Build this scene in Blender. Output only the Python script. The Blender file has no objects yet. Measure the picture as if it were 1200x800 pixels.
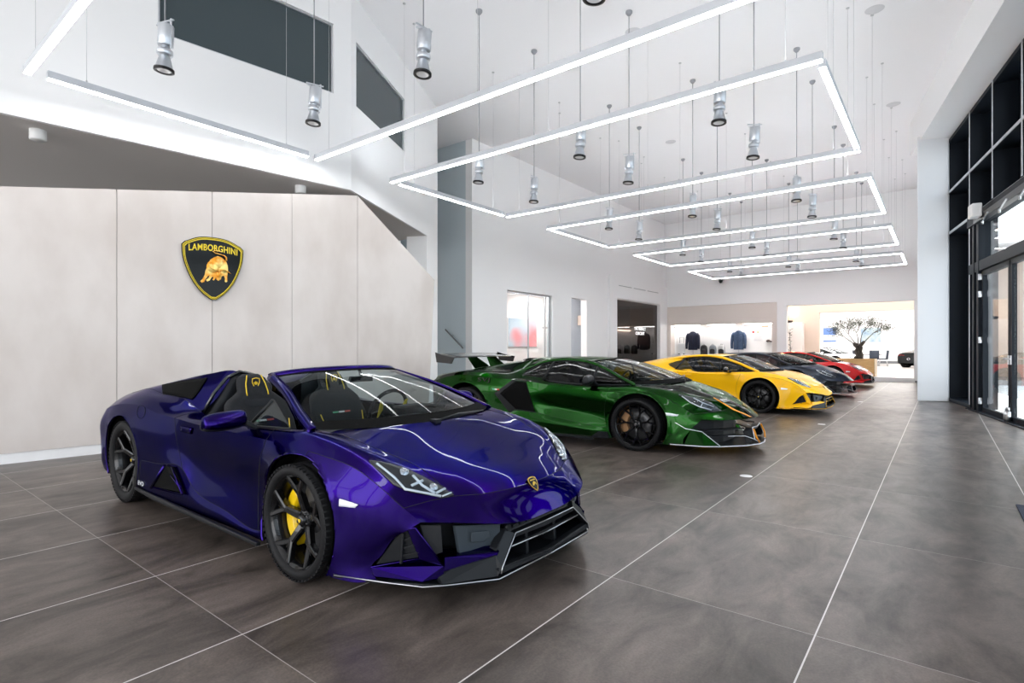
import bpy, bmesh, math, random
from math import sin, cos, pi, radians, sqrt, atan2, hypot
from mathutils import Vector, Matrix
from mathutils.bvhtree import BVHTree
C = bpy.context.scene.collection
random.seed(7)

# ---------------------------------------------------------------- materials
def mat(name, col, rough=.5, metal=0., coat=0., emit=None, estr=0., alpha=1., trans=0., ior=1.45, spec=.5, coat_rough=.03):
    m = bpy.data.materials.new(name); m.use_nodes = True
    b = m.node_tree.nodes['Principled BSDF']
    b.inputs['Base Color'].default_value = (*col, 1)
    b.inputs['Roughness'].default_value = rough
    b.inputs['Metallic'].default_value = metal
    b.inputs['Coat Weight'].default_value = coat
    b.inputs['Coat Roughness'].default_value = coat_rough
    b.inputs['Alpha'].default_value = alpha
    b.inputs['Transmission Weight'].default_value = trans
    b.inputs['IOR'].default_value = ior
    b.inputs['Specular IOR Level'].default_value = spec
    if emit:
        b.inputs['Emission Color'].default_value = (*emit, 1)
        b.inputs['Emission Strength'].default_value = estr
    return m

def nd(m, kind, **kw):
    n = m.node_tree.nodes.new(kind)
    for k, v in kw.items(): setattr(n, k, v)
    return n

def noise_tint(m, scale, c0, c1, detail=6, stretch=(1, 1, 1), coord='Object', rough=None, lo=.3, hi=.7, bump=0.):
    """mix two tones of the material's own colour with noise"""
    L = m.node_tree.links; b = m.node_tree.nodes['Principled BSDF']
    tc = nd(m, 'ShaderNodeTexCoord'); mp = nd(m, 'ShaderNodeMapping'); mp.inputs['Scale'].default_value = stretch
    nz = nd(m, 'ShaderNodeTexNoise'); nz.inputs['Scale'].default_value = scale; nz.inputs['Detail'].default_value = detail
    rp = nd(m, 'ShaderNodeValToRGB'); rp.color_ramp.elements[0].position = lo; rp.color_ramp.elements[1].position = hi
    rp.color_ramp.elements[0].color = (*c0, 1); rp.color_ramp.elements[1].color = (*c1, 1)
    L.new(tc.outputs[coord], mp.inputs['Vector']); L.new(mp.outputs['Vector'], nz.inputs['Vector'])
    L.new(nz.outputs['Fac'], rp.inputs['Fac']); L.new(rp.outputs['Color'], b.inputs['Base Color'])
    if rough:
        mr = nd(m, 'ShaderNodeMapRange'); mr.inputs['To Min'].default_value = rough[0]; mr.inputs['To Max'].default_value = rough[1]
        L.new(nz.outputs['Fac'], mr.inputs['Value']); L.new(mr.outputs['Result'], b.inputs['Roughness'])
    if bump:
        bp = nd(m, 'ShaderNodeBump'); bp.inputs['Strength'].default_value = bump
        L.new(nz.outputs['Fac'], bp.inputs['Height']); L.new(bp.outputs['Normal'], b.inputs['Normal'])
    return m

# ---------------------------------------------------------------- mesh collector
class MB:
    def __init__(s): s.v = []; s.f = []; s.m = []; s.sm = []
    def add(s, vs, fs, mi=0, smooth=False):
        o = len(s.v); s.v += [tuple(p) for p in vs]
        for f in fs: s.f.append(tuple(i + o for i in f)); s.m.append(mi); s.sm.append(smooth)
        return s
    def box(s, x0, x1, y0, y1, z0, z1, mi=0):
        vs = [(x, y, z) for x in (x0, x1) for y in (y0, y1) for z in (z0, z1)]
        return s.add(vs, [(0, 1, 3, 2), (4, 6, 7, 5), (0, 4, 5, 1), (2, 3, 7, 6), (0, 2, 6, 4), (1, 5, 7, 3)], mi)
    def cbox(s, c, size, mi=0, rot=None):
        sx, sy, sz = (a / 2 for a in size)
        vs = [Vector((x, y, z)) for x in (-sx, sx) for y in (-sy, sy) for z in (-sz, sz)]
        if rot is not None: vs = [rot @ v for v in vs]
        vs = [v + Vector(c) for v in vs]
        return s.add(vs, [(0, 1, 3, 2), (4, 6, 7, 5), (0, 4, 5, 1), (2, 3, 7, 6), (0, 2, 6, 4), (1, 5, 7, 3)], mi)
    def bar(s, a, b, w, h, mi=0, up=(0, 0, 1)):
        """rectangular bar from a to b"""
        a = Vector(a); b = Vector(b); d = (b - a).normalized(); u = Vector(up)
        r = d.cross(u)
        if r.length < 1e-4: r = d.cross(Vector((1, 0, 0)))
        r.normalize(); u = r.cross(d)
        vs = [p + r * i * w / 2 + u * j * h / 2 for p in (a, b) for i, j in ((-1, -1), (1, -1), (1, 1), (-1, 1))]
        return s.add(vs, [(0, 1, 2, 3), (7, 6, 5, 4), (0, 4, 5, 1), (1, 5, 6, 2), (2, 6, 7, 3), (3, 7, 4, 0)], mi)
    def prism(s, poly, d, mi=0):
        """closed polygon (3D points) extruded by vector d"""
        n = len(poly); d = Vector(d); p = [Vector(q) for q in poly]
        vs = p + [q + d for q in p]
        fs = [tuple(range(n))[::-1], tuple(range(n, 2 * n))] + [(i, (i + 1) % n, n + (i + 1) % n, n + i) for i in range(n)]
        return s.add(vs, fs, mi)
    def tube(s, pts, r, n=8, mi=0, closed=False, cap=True):
        pts = [Vector(p) for p in pts]; m = len(pts); rs = r if hasattr(r, '__len__') else [r] * m
        rings = []; up = None
        for i, p in enumerate(pts):
            if closed: t = pts[(i + 1) % m] - pts[i - 1]
            else: t = pts[min(i + 1, m - 1)] - pts[max(i - 1, 0)]
            if t.length < 1e-9: t = Vector((0, 0, 1))
            t.normalize()
            if up is None: up = t.orthogonal().normalized()
            up = (up - t * up.dot(t))
            if up.length < 1e-6: up = t.orthogonal()
            up.normalize(); w = t.cross(up)
            rings.append([p + (up * cos(2 * pi * k / n) + w * sin(2 * pi * k / n)) * rs[i] for k in range(n)])
        vs = [q for rg in rings for q in rg]; fs = []
        for i in range(m if closed else m - 1):
            j = (i + 1) % m
            for k in range(n): fs.append((i * n + k, i * n + (k + 1) % n, j * n + (k + 1) % n, j * n + k))
        s.add(vs, fs, mi, True)
        if cap and not closed: s.add(rings[0], [tuple(range(n))[::-1]], mi); s.add(rings[-1], [tuple(range(n))], mi)
        return s
    def lathe(s, prof, n=24, mi=0, M=None, smooth=True):
        """profile [(r,z)] turned about z; M places it"""
        vs = []; fs = []; k = len(prof)
        for i in range(n):
            a = 2 * pi * i / n
            for r, z in prof:
                v = Vector((r * cos(a), r * sin(a), z)); vs.append(M @ v if M else v)
        for i in range(n):
            j = (i + 1) % n
            for q in range(k - 1): fs.append((i * k + q, j * k + q, j * k + q + 1, i * k + q + 1))
        return s.add(vs, fs, mi, smooth)
    def grid(s, rows, mi=0, smooth=True, flip=False):
        n = len(rows[0]); vs = [p for r in rows for p in r]; fs = []
        for i in range(len(rows) - 1):
            for j in range(n - 1):
                f = (i * n + j, i * n + j + 1, (i + 1) * n + j + 1, (i + 1) * n + j)
                fs.append(f[::-1] if flip else f)
        return s.add(vs, fs, mi, smooth)
    def shell(s, rows, t, mi=0, smooth=True):
        """grid with thickness t (along grid normals)"""
        nr = len(rows); n = len(rows[0]); R = [[Vector(p) for p in r] for r in rows]
        off = []
        for i in range(nr):
            o = []
            for j in range(n):
                a = R[min(i + 1, nr - 1)][j] - R[max(i - 1, 0)][j]; b = R[i][min(j + 1, n - 1)] - R[i][max(j - 1, 0)]
                nn = a.cross(b); nn = nn.normalized() if nn.length > 1e-12 else Vector((0, 0, 1))
                o.append(R[i][j] + nn * t)
            off.append(o)
        s.grid(R, mi, smooth); s.grid(off, mi, smooth, True)
        edge = [(0, j) for j in range(n)] + [(i, n - 1) for i in range(1, nr)] + [(nr - 1, j) for j in range(n - 2, -1, -1)] + [(i, 0) for i in range(nr - 2, 0, -1)]
        A = [R[i][j] for i, j in edge]; B = [off[i][j] for i, j in edge]; k = len(edge)
        s.add(A + B, [(q, (q + 1) % k, k + (q + 1) % k, k + q) for q in range(k)], mi)
        return s
    def mirror_y(s):
        o = len(s.v); s.v += [(x, -y, z) for x, y, z in s.v[:o]]
        nf = len(s.f)
        for i in range(nf): s.f.append(tuple(q + o for q in s.f[i][::-1])); s.m.append(s.m[i]); s.sm.append(s.sm[i])
        return s
    def build(s, name, mats, parent=None, bevel=0., weld=True, seg=2, label=None, recalc=True):
        if not isinstance(mats, (list, tuple)): mats = [mats]
        me = bpy.data.meshes.new(name)
        me.from_pydata([tuple(v) for v in s.v], [], s.f)
        for m_ in mats: me.materials.append(m_)
        for p, mi, sm in zip(me.polygons, s.m, s.sm): p.material_index = mi; p.use_smooth = sm
        bm = bmesh.new(); bm.from_mesh(me)
        if weld: bmesh.ops.remove_doubles(bm, verts=bm.verts, dist=1e-5)
        if recalc: bmesh.ops.recalc_face_normals(bm, faces=bm.faces)
        bm.to_mesh(me); bm.free()
        o = bpy.data.objects.new(name, me); C.objects.link(o)
        if parent: o.parent = parent
        if label: o['label'] = label
        if bevel:
            b = o.modifiers.new('bevel', 'BEVEL'); b.width = bevel; b.segments = seg; b.limit_method = 'ANGLE'; b.angle_limit = radians(35)
        return o

def tag(o, label, cat, group=None, kind=None):
    o['label'] = label; o['category'] = cat
    if group: o['group'] = group
    if kind: o['kind'] = kind
    return o
def thing(name, label, cat, loc=(0, 0, 0), rz=0., group=None):
    o = bpy.data.objects.new(name, None); C.objects.link(o); o.empty_display_size = .1
    o.location = loc; o.rotation_euler = (0, 0, rz)
    return tag(o, label, cat, group)
def struct(o):
    o['kind'] = 'structure'; return o
def copy_tree(o, parent=None):
    c = o.copy(); C.objects.link(c)
    if parent: c.parent = parent
    for ch in list(o.children): copy_tree(ch, c)
    return c
def circle(c, r, n=24, ax='z'):
    if ax == 'z': return [(c[0] + r * cos(2 * pi * i / n), c[1] + r * sin(2 * pi * i / n), c[2]) for i in range(n)]
    return [(c[0] + r * cos(2 * pi * i / n), c[1], c[2] + r * sin(2 * pi * i / n)) for i in range(n)]
def text_mesh(name, txt, size, m, parent=None, depth=.002, M=None, align='CENTER', label=None, width=None, fat=0.):
    cu = bpy.data.curves.new(name, 'FONT'); cu.body = txt; cu.size = size; cu.extrude = depth; cu.align_x = align; cu.align_y = 'CENTER'; cu.offset = fat; cu.space_character = 1.08
    t = bpy.data.objects.new(name, cu); C.objects.link(t)
    dg = bpy.context.evaluated_depsgraph_get(); me = bpy.data.meshes.new_from_object(t.evaluated_get(dg))
    bpy.data.objects.remove(t); me.materials.clear(); me.materials.append(m)
    if width:
        xs = [v.co.x for v in me.vertices]; w = max(xs) - min(xs)
        if w > 1e-6: me.transform(Matrix.Diagonal((width / w, 1, 1, 1)))
    if M is not None: me.transform(M)
    o = bpy.data.objects.new(name, me); C.objects.link(o)
    if parent: o.parent = parent
    if label: o['label'] = label
    return o
LED, SKY, EXPO, UP = 12.0, 2.7, 1.0, 14.0
# ---------------------------------------------------------------- camera
cam_d = bpy.data.cameras.new('camera'); cam = bpy.data.objects.new('camera', cam_d); C.objects.link(cam)
cam_d.sensor_width = 36; cam_d.lens = 36 * 642.4 / 1200; cam_d.shift_y = 7 / 1200; cam_d.clip_end = 300
cam.location = (0, 0, 1.32); cam.rotation_euler = (radians(90), 0, 0.66444)
bpy.context.scene.camera = cam

# ---------------------------------------------------------------- room materials
white = mat('white_paint', (.88, .88, .885), .6)
white_c = mat('white_ceiling', (.86, .855, .87), .7)
soffit_shaded = mat('soffit_shaded_white', (.74, .71, .69), .7)  # white paint, darkened in colour for the shade under the balcony
black_metal = mat('anthracite_aluminium', (.005, .008, .013), .5, 0, spec=.2)
steel = mat('brushed_steel', (.55, .56, .58), .3, 1)
alu = mat('silver_aluminium', (.62, .64, .67), .35, .8)
glass = mat('window_glass', (.92, .96, .98), .0, 0, trans=1, ior=1.01)
def thin_glass(name, tint, power=5., ior=1.45):
    m = bpy.data.materials.new(name); m.use_nodes = True; nt = m.node_tree; nt.nodes.clear()
    out = nt.nodes.new('ShaderNodeOutputMaterial'); mx = nt.nodes.new('ShaderNodeMixShader')
    tr = nt.nodes.new('ShaderNodeBsdfTransparent'); gl = nt.nodes.new('ShaderNodeBsdfGlossy'); lw = nt.nodes.new('ShaderNodeLayerWeight')
    pw = nt.nodes.new('ShaderNodeMath'); pw.operation = 'POWER'; pw.inputs[1].default_value = power
    ma = nt.nodes.new('ShaderNodeMath'); ma.operation = 'MULTIPLY_ADD'; f0 = ((ior - 1) / (ior + 1)) ** 2
    ma.inputs[1].default_value = 1 - f0; ma.inputs[2].default_value = f0; lw.inputs['Blend'].default_value = .5
    tr.inputs['Color'].default_value = (*tint, 1); gl.inputs['Roughness'].default_value = .0
    nt.links.new(lw.outputs['Facing'], pw.inputs[0]); nt.links.new(pw.outputs[0], ma.inputs[0]); nt.links.new(ma.outputs[0], mx.inputs[0])
    nt.links.new(tr.outputs[0], mx.inputs[1]); nt.links.new(gl.outputs[0], mx.inputs[2])
    nt.links.new(mx.outputs[0], out.inputs['Surface'])
    return m
clear_glass = thin_glass('clear_glass', (.93, .97, .98))
solar_glass = thin_glass('solar_glass', (.66, .70, .73), ior=1.5)

# floor: large format stone tiles, 1.04 x 1.615, light joints
tile = mat('stone_tile_floor', (.15, .13, .12), .3, spec=.35)
def floor_nodes(m):
    L = m.node_tree.links; b = m.node_tree.nodes['Principled BSDF']
    tc = nd(m, 'ShaderNodeTexCoord'); sp = nd(m, 'ShaderNodeSeparateXYZ'); L.new(tc.outputs['Object'], sp.inputs[0])
    def mth(op, a, b_=None):
        n = nd(m, 'ShaderNodeMath', operation=op)
        for i, q in enumerate((a, b_)):
            if q is None: continue
            if isinstance(q, (int, float)): n.inputs[i].default_value = q
            else: L.new(q, n.inputs[i])
        return n.outputs[0]
    ux = mth('DIVIDE', mth('SUBTRACT', sp.outputs[0], -.456), 1.039); uy = mth('DIVIDE', mth('SUBTRACT', sp.outputs[1], 1.222), 1.613)
    def edge(u, w, size):
        f = mth('SUBTRACT', u, mth('FLOOR', u)); d = mth('MINIMUM', f, mth('SUBTRACT', 1.0, f))
        return mth('LESS_THAN', d, w / size)
    jx = edge(ux, .0034, 1.039); jy = edge(uy, .0018, 1.613)
    # per tile tone
    cb = nd(m, 'ShaderNodeCombineXYZ'); L.new(mth('FLOOR', ux), cb.inputs[0]); L.new(mth('FLOOR', uy), cb.inputs[1])
    wn = nd(m, 'ShaderNodeTexWhiteNoise'); L.new(cb.outputs[0], wn.inputs['Vector'])
    ad = nd(m, 'ShaderNodeVectorMath', operation='ADD'); sc = nd(m, 'ShaderNodeVectorMath', operation='SCALE'); sc.inputs[3].default_value = 7.
    L.new(wn.outputs['Color'], sc.inputs[0]); L.new(tc.outputs['Object'], ad.inputs[0]); L.new(sc.outputs[0], ad.inputs[1])
    mp = nd(m, 'ShaderNodeMapping'); mp.inputs['Scale'].default_value = (1.2, .55, 1); L.new(ad.outputs[0], mp.inputs['Vector'])
    n1 = nd(m, 'ShaderNodeTexNoise'); n1.inputs['Scale'].default_value = 3.0; n1.inputs['Detail'].default_value = 9; n1.inputs['Roughness'].default_value = .68; n1.inputs['Distortion'].default_value = .45
    n2 = nd(m, 'ShaderNodeTexNoise'); n2.inputs['Scale'].default_value = 90; n2.inputs['Detail'].default_value = 3
    L.new(mp.outputs[0], n1.inputs['Vector']); L.new(tc.outputs['Object'], n2.inputs['Vector'])
    rp = nd(m, 'ShaderNodeValToRGB'); e = rp.color_ramp.elements
    e[0].position = .32; e[0].color = (.030, .0235, .020, 1); e[1].position = .72; e[1].color = (.178, .143, .124, 1)
    L.new(n1.outputs['Fac'], rp.inputs['Fac'])
    mx = nd(m, 'ShaderNodeMix', data_type='RGBA', blend_type='MULTIPLY'); mx.inputs[0].default_value = 1.
    mr = nd(m, 'ShaderNodeMapRange'); mr.inputs['From Min'].default_value = .3; mr.inputs['From Max'].default_value = .7; mr.inputs['To Min'].default_value = .82; mr.inputs['To Max'].default_value = 1.15
    L.new(n2.outputs['Fac'], mr.inputs['Value']); L.new(rp.outputs['Color'], mx.inputs[6])
    tn = mth('ADD', mth('MULTIPLY', wn.outputs['Value'], .25), .87)
    vv = mth('MULTIPLY', mr.outputs[0], tn); cc = nd(m, 'ShaderNodeCombineColor')
    for i in range(3): L.new(vv, cc.inputs[i])
    L.new(cc.outputs[0], mx.inputs[7])
    m1 = nd(m, 'ShaderNodeMix', data_type='RGBA'); L.new(jy, m1.inputs[0]); L.new(mx.outputs[2], m1.inputs[6]); m1.inputs[7].default_value = (.36, .33, .31, 1)
    m2 = nd(m, 'ShaderNodeMix', data_type='RGBA'); L.new(jx, m2.inputs[0]); L.new(m1.outputs[2], m2.inputs[6]); m2.inputs[7].default_value = (.62, .59, .57, 1)
    L.new(m2.outputs[2], b.inputs['Base Color'])
    rr = nd(m, 'ShaderNodeMapRange'); rr.inputs['To Min'].default_value = .36; rr.inputs['To Max'].default_value = .28
    L.new(n1.outputs['Fac'], rr.inputs['Value']); L.new(rr.outputs[0], b.inputs['Roughness'])
floor_nodes(tile)

ZC = 7.3            # ceiling height
XW = -10.57         # left wall
YB = 25.6           # back wall
struct(MB().prism([(-14, -9, -.2), (5.4, -9, -.2), (-.05, 19, -.2), (1.3, 26, -.2), (-14, 26, -.2)], (0, 0, .2)).build('floor', tile))
struct(MB().prism([(-14, -9, ZC), (5.6, -9, ZC), (.3, 19, ZC), (1.5, 26, ZC), (-14, 26, ZC)], (0, 0, .2)).build('ceiling', white_c))

# ---- balcony volume on the left: face line P0 + u*s
P0 = Vector((-8.33, 1.3, 0)); U1 = Vector((.123, .9924, 0)).normalized(); N1 = Vector((U1.y, -U1.x, 0))
cor = P0 + U1 * 4.31
a27 = radians(27.6); U2 = Vector((-sin(a27), cos(a27), 0)); N2 = Vector((cos(a27), sin(a27), 0))
def face_pts(o, u, pts): return [o + u * s_ + Vector((0, 0, z)) for s_, z in pts]
def wall_with_hole(o, u, n, outer, hole, depth):
    """wall sheet of given thickness with a four-sided hole; outer and hole are (s,z) quads in the same order"""
    mb = MB(); k = len(outer)
    for off in (0, -depth):
        O = [p + n * off for p in face_pts(o, u, outer)]; H = [p + n * off for p in face_pts(o, u, hole)]
        for i in range(k):
            j = (i + 1) % k; mb.add([O[i], O[j], H[j], H[i]], [(0, 1, 2, 3)])
    for ring in (outer, hole):
        A = face_pts(o, u, ring); B = [p - n * depth for p in A]
        for i in range(k): j = (i + 1) % k; mb.add([A[i], A[j], B[j], B[i]], [(0, 1, 2, 3)])
    return mb
sof = 3.96
h1 = [(1.53, 5.48), (4.0, 5.48), (4.0, 6.62), (1.53, 6.62)]
struct(wall_with_hole(P0, U1, N1, [(-10, sof), (4.31, sof), (4.31, ZC), (-10, ZC)], h1, .3).build('wall_balcony', white))
h2 = [(.19, 5.45), (2.41, 5.45), (2.41, 6.55), (.19, 6.55)]
struct(wall_with_hole(cor, U2, N2, [(0, sof), (3.8, sof), (3.8, ZC), (0, ZC)], h2, .3).build('wall_balcony_return', white))
balc_glass = mat('smoked_balcony_glass', (.05, .07, .078), .03, 0, spec=.5)
def pane(o, u, n, hole, name):
    w = MB(); q = [p - n * .06 for p in face_pts(o, u, hole)]; w.prism(q, -n * .02)
    fr = w.build(name, balc_glass); struct(fr)
    f = MB()
    for i in range(4):
        a, b = q[i], q[(i + 1) % 4]; f.bar(a + n * .01, b + n * .01, .05, .04, up=n)
    f.build('window_frame', alu, fr)
pane(P0, U1, N1, h1, 'window_1'); pane(cor, U2, N2, h2, 'window_2')
# soffit below the balcony and the pillar that ends it
e2 = cor + U2 * 3.8
sp2 = [P0 - U1 * 10 - N1 * .03, cor - N1 * .03 - N2 * .01, e2 - N2 * .03, Vector((-14, e2.y, 0)), Vector((-14, -9, 0))]
struct(MB().prism([Vector((p.x, p.y, sof - .006)) for p in sp2], (0, 0, .25)).build('ceiling_soffit', soffit_shaded))
p1 = cor + U2 * 3.8; p2 = cor + U2 * 4.6
struct(MB().prism([p1, p2, p2 - N2 * .5, p1 - N2 * .5], (0, 0, ZC)).build('wall_pillar', white))
# gap wall behind the plywood (closes the space under the balcony)
struct(MB().box(-13.9, -13.6, -9, 11.6, 0, ZC).build('wall_behind', white))

# ---- plywood feature wall (free-standing)
ply = mat('birch_plywood', (.6, .55, .51), .45)
noise_tint(ply, 1.6, (.60, .54, .50), (.70, .645, .61), 8, (1, 1, .55), lo=.35, hi=.65)
joint = mat('panel_joint', (.50, .47, .45), .7)
seams = [-1.12, -.03, 1.08, 2.18, 3.31, 4.43]
def top_z(s_): return 3.13 + .172 * s_ if s_ <= 4.43 else 3.892 - (s_ - 4.43) * .80
plyw = thing('plywood_feature_wall', 'tall pale birch plywood feature wall with a slanting right end', 'partition')
xs = seams + [6.04]
for i in range(len(xs) - 1):
    a, b = xs[i] + .004, xs[i + 1] - .004
    if b > 5: pts = [(a, .12), (5.9, .12), (5.95, .93), (6.04, top_z(6.04)), (a, top_z(a))]
    else: pts = [(a, .12), (b, .12), (b, top_z(b)), (a, top_z(a))]
    MB().prism(face_pts(P0, U1, pts), -N1 * .04).build('panel', ply, plyw)
MB().prism(face_pts(P0 - N1 * .012, U1, [(-1.1, .12), (5.88, .12), (5.93, .93), (6.02, 2.6), (4.42, 3.87), (-1.1, 2.92)]), -N1 * .1).build('backing', joint, plyw)
MB().prism(face_pts(P0 - N1 * .01, U1, [(-1.12, 0), (5.88, 0), (5.88, .118), (-1.12, .118)]), -N1 * .05).build('skirting', white, plyw)

# ---- left wall with its openings
room_b = mat('office_wall', (.80, .77, .75), .6)
def left_wall():
    mb = MB(); x0, x1 = XW - .25, XW
    opens = [(13.25, 15.75, 3.1), (16.98, 18.08, 3.13), (20.39, 24.7, 3.32)]
    y = 11.64
    for a, b, h in opens:
        mb.box(x0, x1, y, a, 0, ZC); mb.box(x0, x1, a, b, h, ZC); y = b
    mb.box(x0, x1, y, YB, 0, ZC)
    return mb
struct(left_wall().build('wall_left', white))
struct(MB().box(-14, XW - .25, 11.64, 11.89, 0, ZC).build('wall_stair', mat('stair_wall_shade', (.55, .63, .67), .6)))  # the bluish shade on this wall is put into its colour
fascia = struct(MB().box(XW - .02, XW + .10, 19.75, 20.37, 0, 4.25).box(XW - .02, XW + .10, 24.72, YB, 0, 4.25).box(XW - .02, XW + .10, 20.37, 24.72, 3.34, 4.25).build('wall_left_fascia', white))
vents = mat('vent_slot', (.35, .36, .37), .6)
for i in range(3):
    a = 20.5 + i * 1.4; MB().box(XW + .09, XW + .107, a, a + 1.2, 3.865, 3.89).build('air_slot', vents, fascia)
# ---- back wall: display niche on its left, wide opening on its right
bk = MB()
bk.box(XW - .25, -10.47, YB, YB + .3, 0, ZC).box(-10.47, -5.57, YB, YB + .3, 3.28, ZC).box(-5.57, -5.2, YB, YB + .3, 0, ZC)
bk.box(-5.2, -.81, YB, YB + .3, 3.1, ZC).box(-.81, 1.5, YB, YB + .3, 0, ZC).box(-5.2, -.81, YB, YB + .3, 0, .16)
struct(bk.build('wall_back', white))
# ---- right: white column, bulkhead and glazed facade along F0 + V*s
F0 = Vector((.15, 17.21, 0)); V = Vector((.1863, -.9825, 0)); NF = Vector((-.9825, -.1863, 0))     # NF points into the room
FP = lambda s_, z, d=0.: F0 + V * s_ + NF * d + Vector((0, 0, z))
col = MB().prism([Vector((-.47, 16.75, 0)), Vector((.14, 17.1, 0)), Vector((.30, 18.0, 0)), Vector((-.30, 18.0, 0))], (0, 0, 6.5)).build('wall_column', white, bevel=.02); struct(col)
struct(MB().prism([FP(-1.0, 6.42, .62), FP(24, 6.42, .62), FP(24, 6.42, -.2), FP(-1.0, 6.42, -.2)], (0, 0, ZC - 6.42)).build('wall_bulkhead', white))
struct(MB().prism([Vector((.15, 17.3, 0)), Vector((.4, 17.3, 0)), Vector((1.5, 25.9, 0)), Vector((1.2, 25.9, 0))], (0, 0, ZC)).build('wall_right', white))
sk = mat('dark_skirting', (.16, .17, .18), .5)
struct(MB().box(-.78, -.45, YB - .02, YB, 0, .07).build('baseboard_back', sk))

def facade():
    fw = thing('glazed_facade', 'tall dark framed glass facade with blue tinted panes beside the entrance', 'window'); fw['kind'] = 'structure'; fw.name = 'window_3'
    f = MB()
    sT = 6.40
    mull = [0., 1.87, 3.41, 4.95, 6.5, 8.05, 9.6, 11.2, 12.8, 14.4, 16, 17.6, 19.2, 20.8, 22.4, 24]
    D = .45                                            # depth of the dark mullion blades
    for i, s_ in enumerate(mull):
        lo = 0 if (i < 2 or i > 5) else 4.16
        f.prism([FP(s_ - .03, lo, .02), FP(s_ + .03, lo, .02), FP(s_ + .03, lo, -D), FP(s_ - .03, lo, -D)], (0, 0, sT - lo))
    for z in (5.10, 4.10, 0.05, 6.36): f.prism([FP(0 if z > .1 else 0, z - .04, .02), FP(24 if z > .1 else 1.87, z - .04, .02), FP(24 if z > .1 else 1.87, z - .04, -D), FP(0, z - .04, -D)], (0, 0, .08))
    f.prism([FP(8.05, 0.01, .02), FP(24, 0.01, .02), FP(24, 0.01, -D), FP(8.05, .01, -D)], (0, 0, .08))
    f.build('frame', black_metal, fw)
    e = MB()
    for i, s_ in enumerate(mull[:8]):
        lo = .09 if i < 2 else 4.16
        e.prism([FP(s_ - .03, lo, .026), FP(s_ + .03, lo, .026), FP(s_ + .03, lo, .02), FP(s_ - .03, lo, .02)], (0, 0, sT - lo))
    for z in (5.10, 4.10): e.prism([FP(0, z - .03, .028), FP(12, z - .03, .028), FP(12, z - .03, .021), FP(0, z - .03, .021)], (0, 0, .06))
    e.build('cover_strip', alu, fw)
    for i in range(len(mull) - 1):
        a, b = mull[i] + .03, mull[i + 1] - .03
        for z0, z1 in ((.09, 4.06), (4.14, 5.06), (5.14, 6.32)):
            if z0 < 1 and 1 <= i < 5: continue
            MB().prism([FP(a, z0, -D + .1), FP(b, z0, -D + .1), FP(b, z0, -D + .085), FP(a, z0, -D + .085)], (0, 0, z1 - z0)).build('pane', solar_glass, fw)
            if i < 8:
                w = MB(); m_ = .10
                for (p, q) in (((a + .3, z0), (a + .3, z1)), ((a + .3, z0 + .04), (b, z0 + .04)), ((a + .3, z1 - .04), (b, z1 - .04))):
                    w.bar(FP(p[0], p[1], -D + .12), FP(q[0], q[1], -D + .12), .07, .07, up=NF)
                w.prism([FP(a, z0, -D + .08), FP(a + .28, z0, -D + .08), FP(a + .28, z0, -D + .02), FP(a, z0, -D + .02)], (0, 0, z1 - z0))
                w.build('sash', black_metal, fw)
    return fw
facade()
def door_leaf(s0, s1, n):
    d = thing('door_%d' % n, 'glass entrance door leaf in a dark frame', 'door'); d['kind'] = 'structure'
    fr = MB(); z0, z1 = .03, 2.86; w = .085
    for s_ in (s0 + w / 2, s1 - w / 2): fr.bar(FP(s_, z0, -.03), FP(s_, z1, -.03), w, .07, up=NF)
    for z in (z0 + w / 2, z1 - w / 2): fr.bar(FP(s0, z, -.03), FP(s1, z, -.03), .07, w)
    fr.build('leaf_frame', black_metal, d)
    MB().prism([FP(s0 + w, z0 + w, -.03), FP(s1 - w, z0 + w, -.03), FP(s1 - w, z0 + w, -.045), FP(s0 + w, z0 + w, -.045)], (0, 0, z1 - z0 - 2 * w)).build('pane', clear_glass, d)
    h = MB(); sh = s1 - .05 if n == 1 else s0 + .05
    for off in (.045,):
        h.tube([FP(sh, 1.12, 0), FP(sh, 1.12, off)], .011); h.tube([FP(sh, 1.12, off), FP(sh + (-.12 if n == 1 else .12), 1.12, off)], .011)
    h.cbox(FP(sh, 1.10, .006), (.03, .03, .16)); h.build('handle', steel, d)
    g = MB(); sg = s0 if n == 1 else s1
    for z in (2.75, 2.40, 1.47, .24): g.bar(FP(sg - .01, z - .06, .03), FP(sg - .01, z + .06, .03), .05, .05, up=NF); 
    for z in (2.75, 2.40, 1.47, .24): g.bar(FP(sg - .06, z - .03, .025), FP(sg + .05, z - .03, .025), .03, .06)
    g.build('hinge', alu, d)
    k = MB().tube([FP(sh, .02, .04), FP(sh, .20, .04)], .04, 12).tube([FP(sh, .20, .04), FP(sh, .27, .04)], .022, 12); k.build('floor_bolt', steel, d)
    return d
door_leaf(2.66, 4.30, 1); door_leaf(4.33, 5.97, 2)
df = MB()
for s_ in (2.25, 2.56, 6.06, 6.45): df.bar(FP(s_, 0, -.03), FP(s_, 4.1, -.03), .14, .16, up=NF)
df.prism([FP(1.90, 0, -.02), FP(2.5, 0, -.02), FP(2.5, 0, -.06), FP(1.90, 0, -.06)], (0, 0, 4.06))
df.bar(FP(1.9, 2.98, -.03), FP(8.0, 2.98, -.03), .14, .20); df.bar(FP(1.9, 3.98, -.03), FP(8.0, 3.98, -.03), .2, .22)
df.bar(FP(6.1, 2.0, -.03), FP(8.05, 2.0, -.03), .06, .06)
df.bar(FP(1.9, .012, -.05), FP(8, .012, -.05), .3, .024)
dfo = df.build('trim_1', black_metal); struct(dfo)
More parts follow.
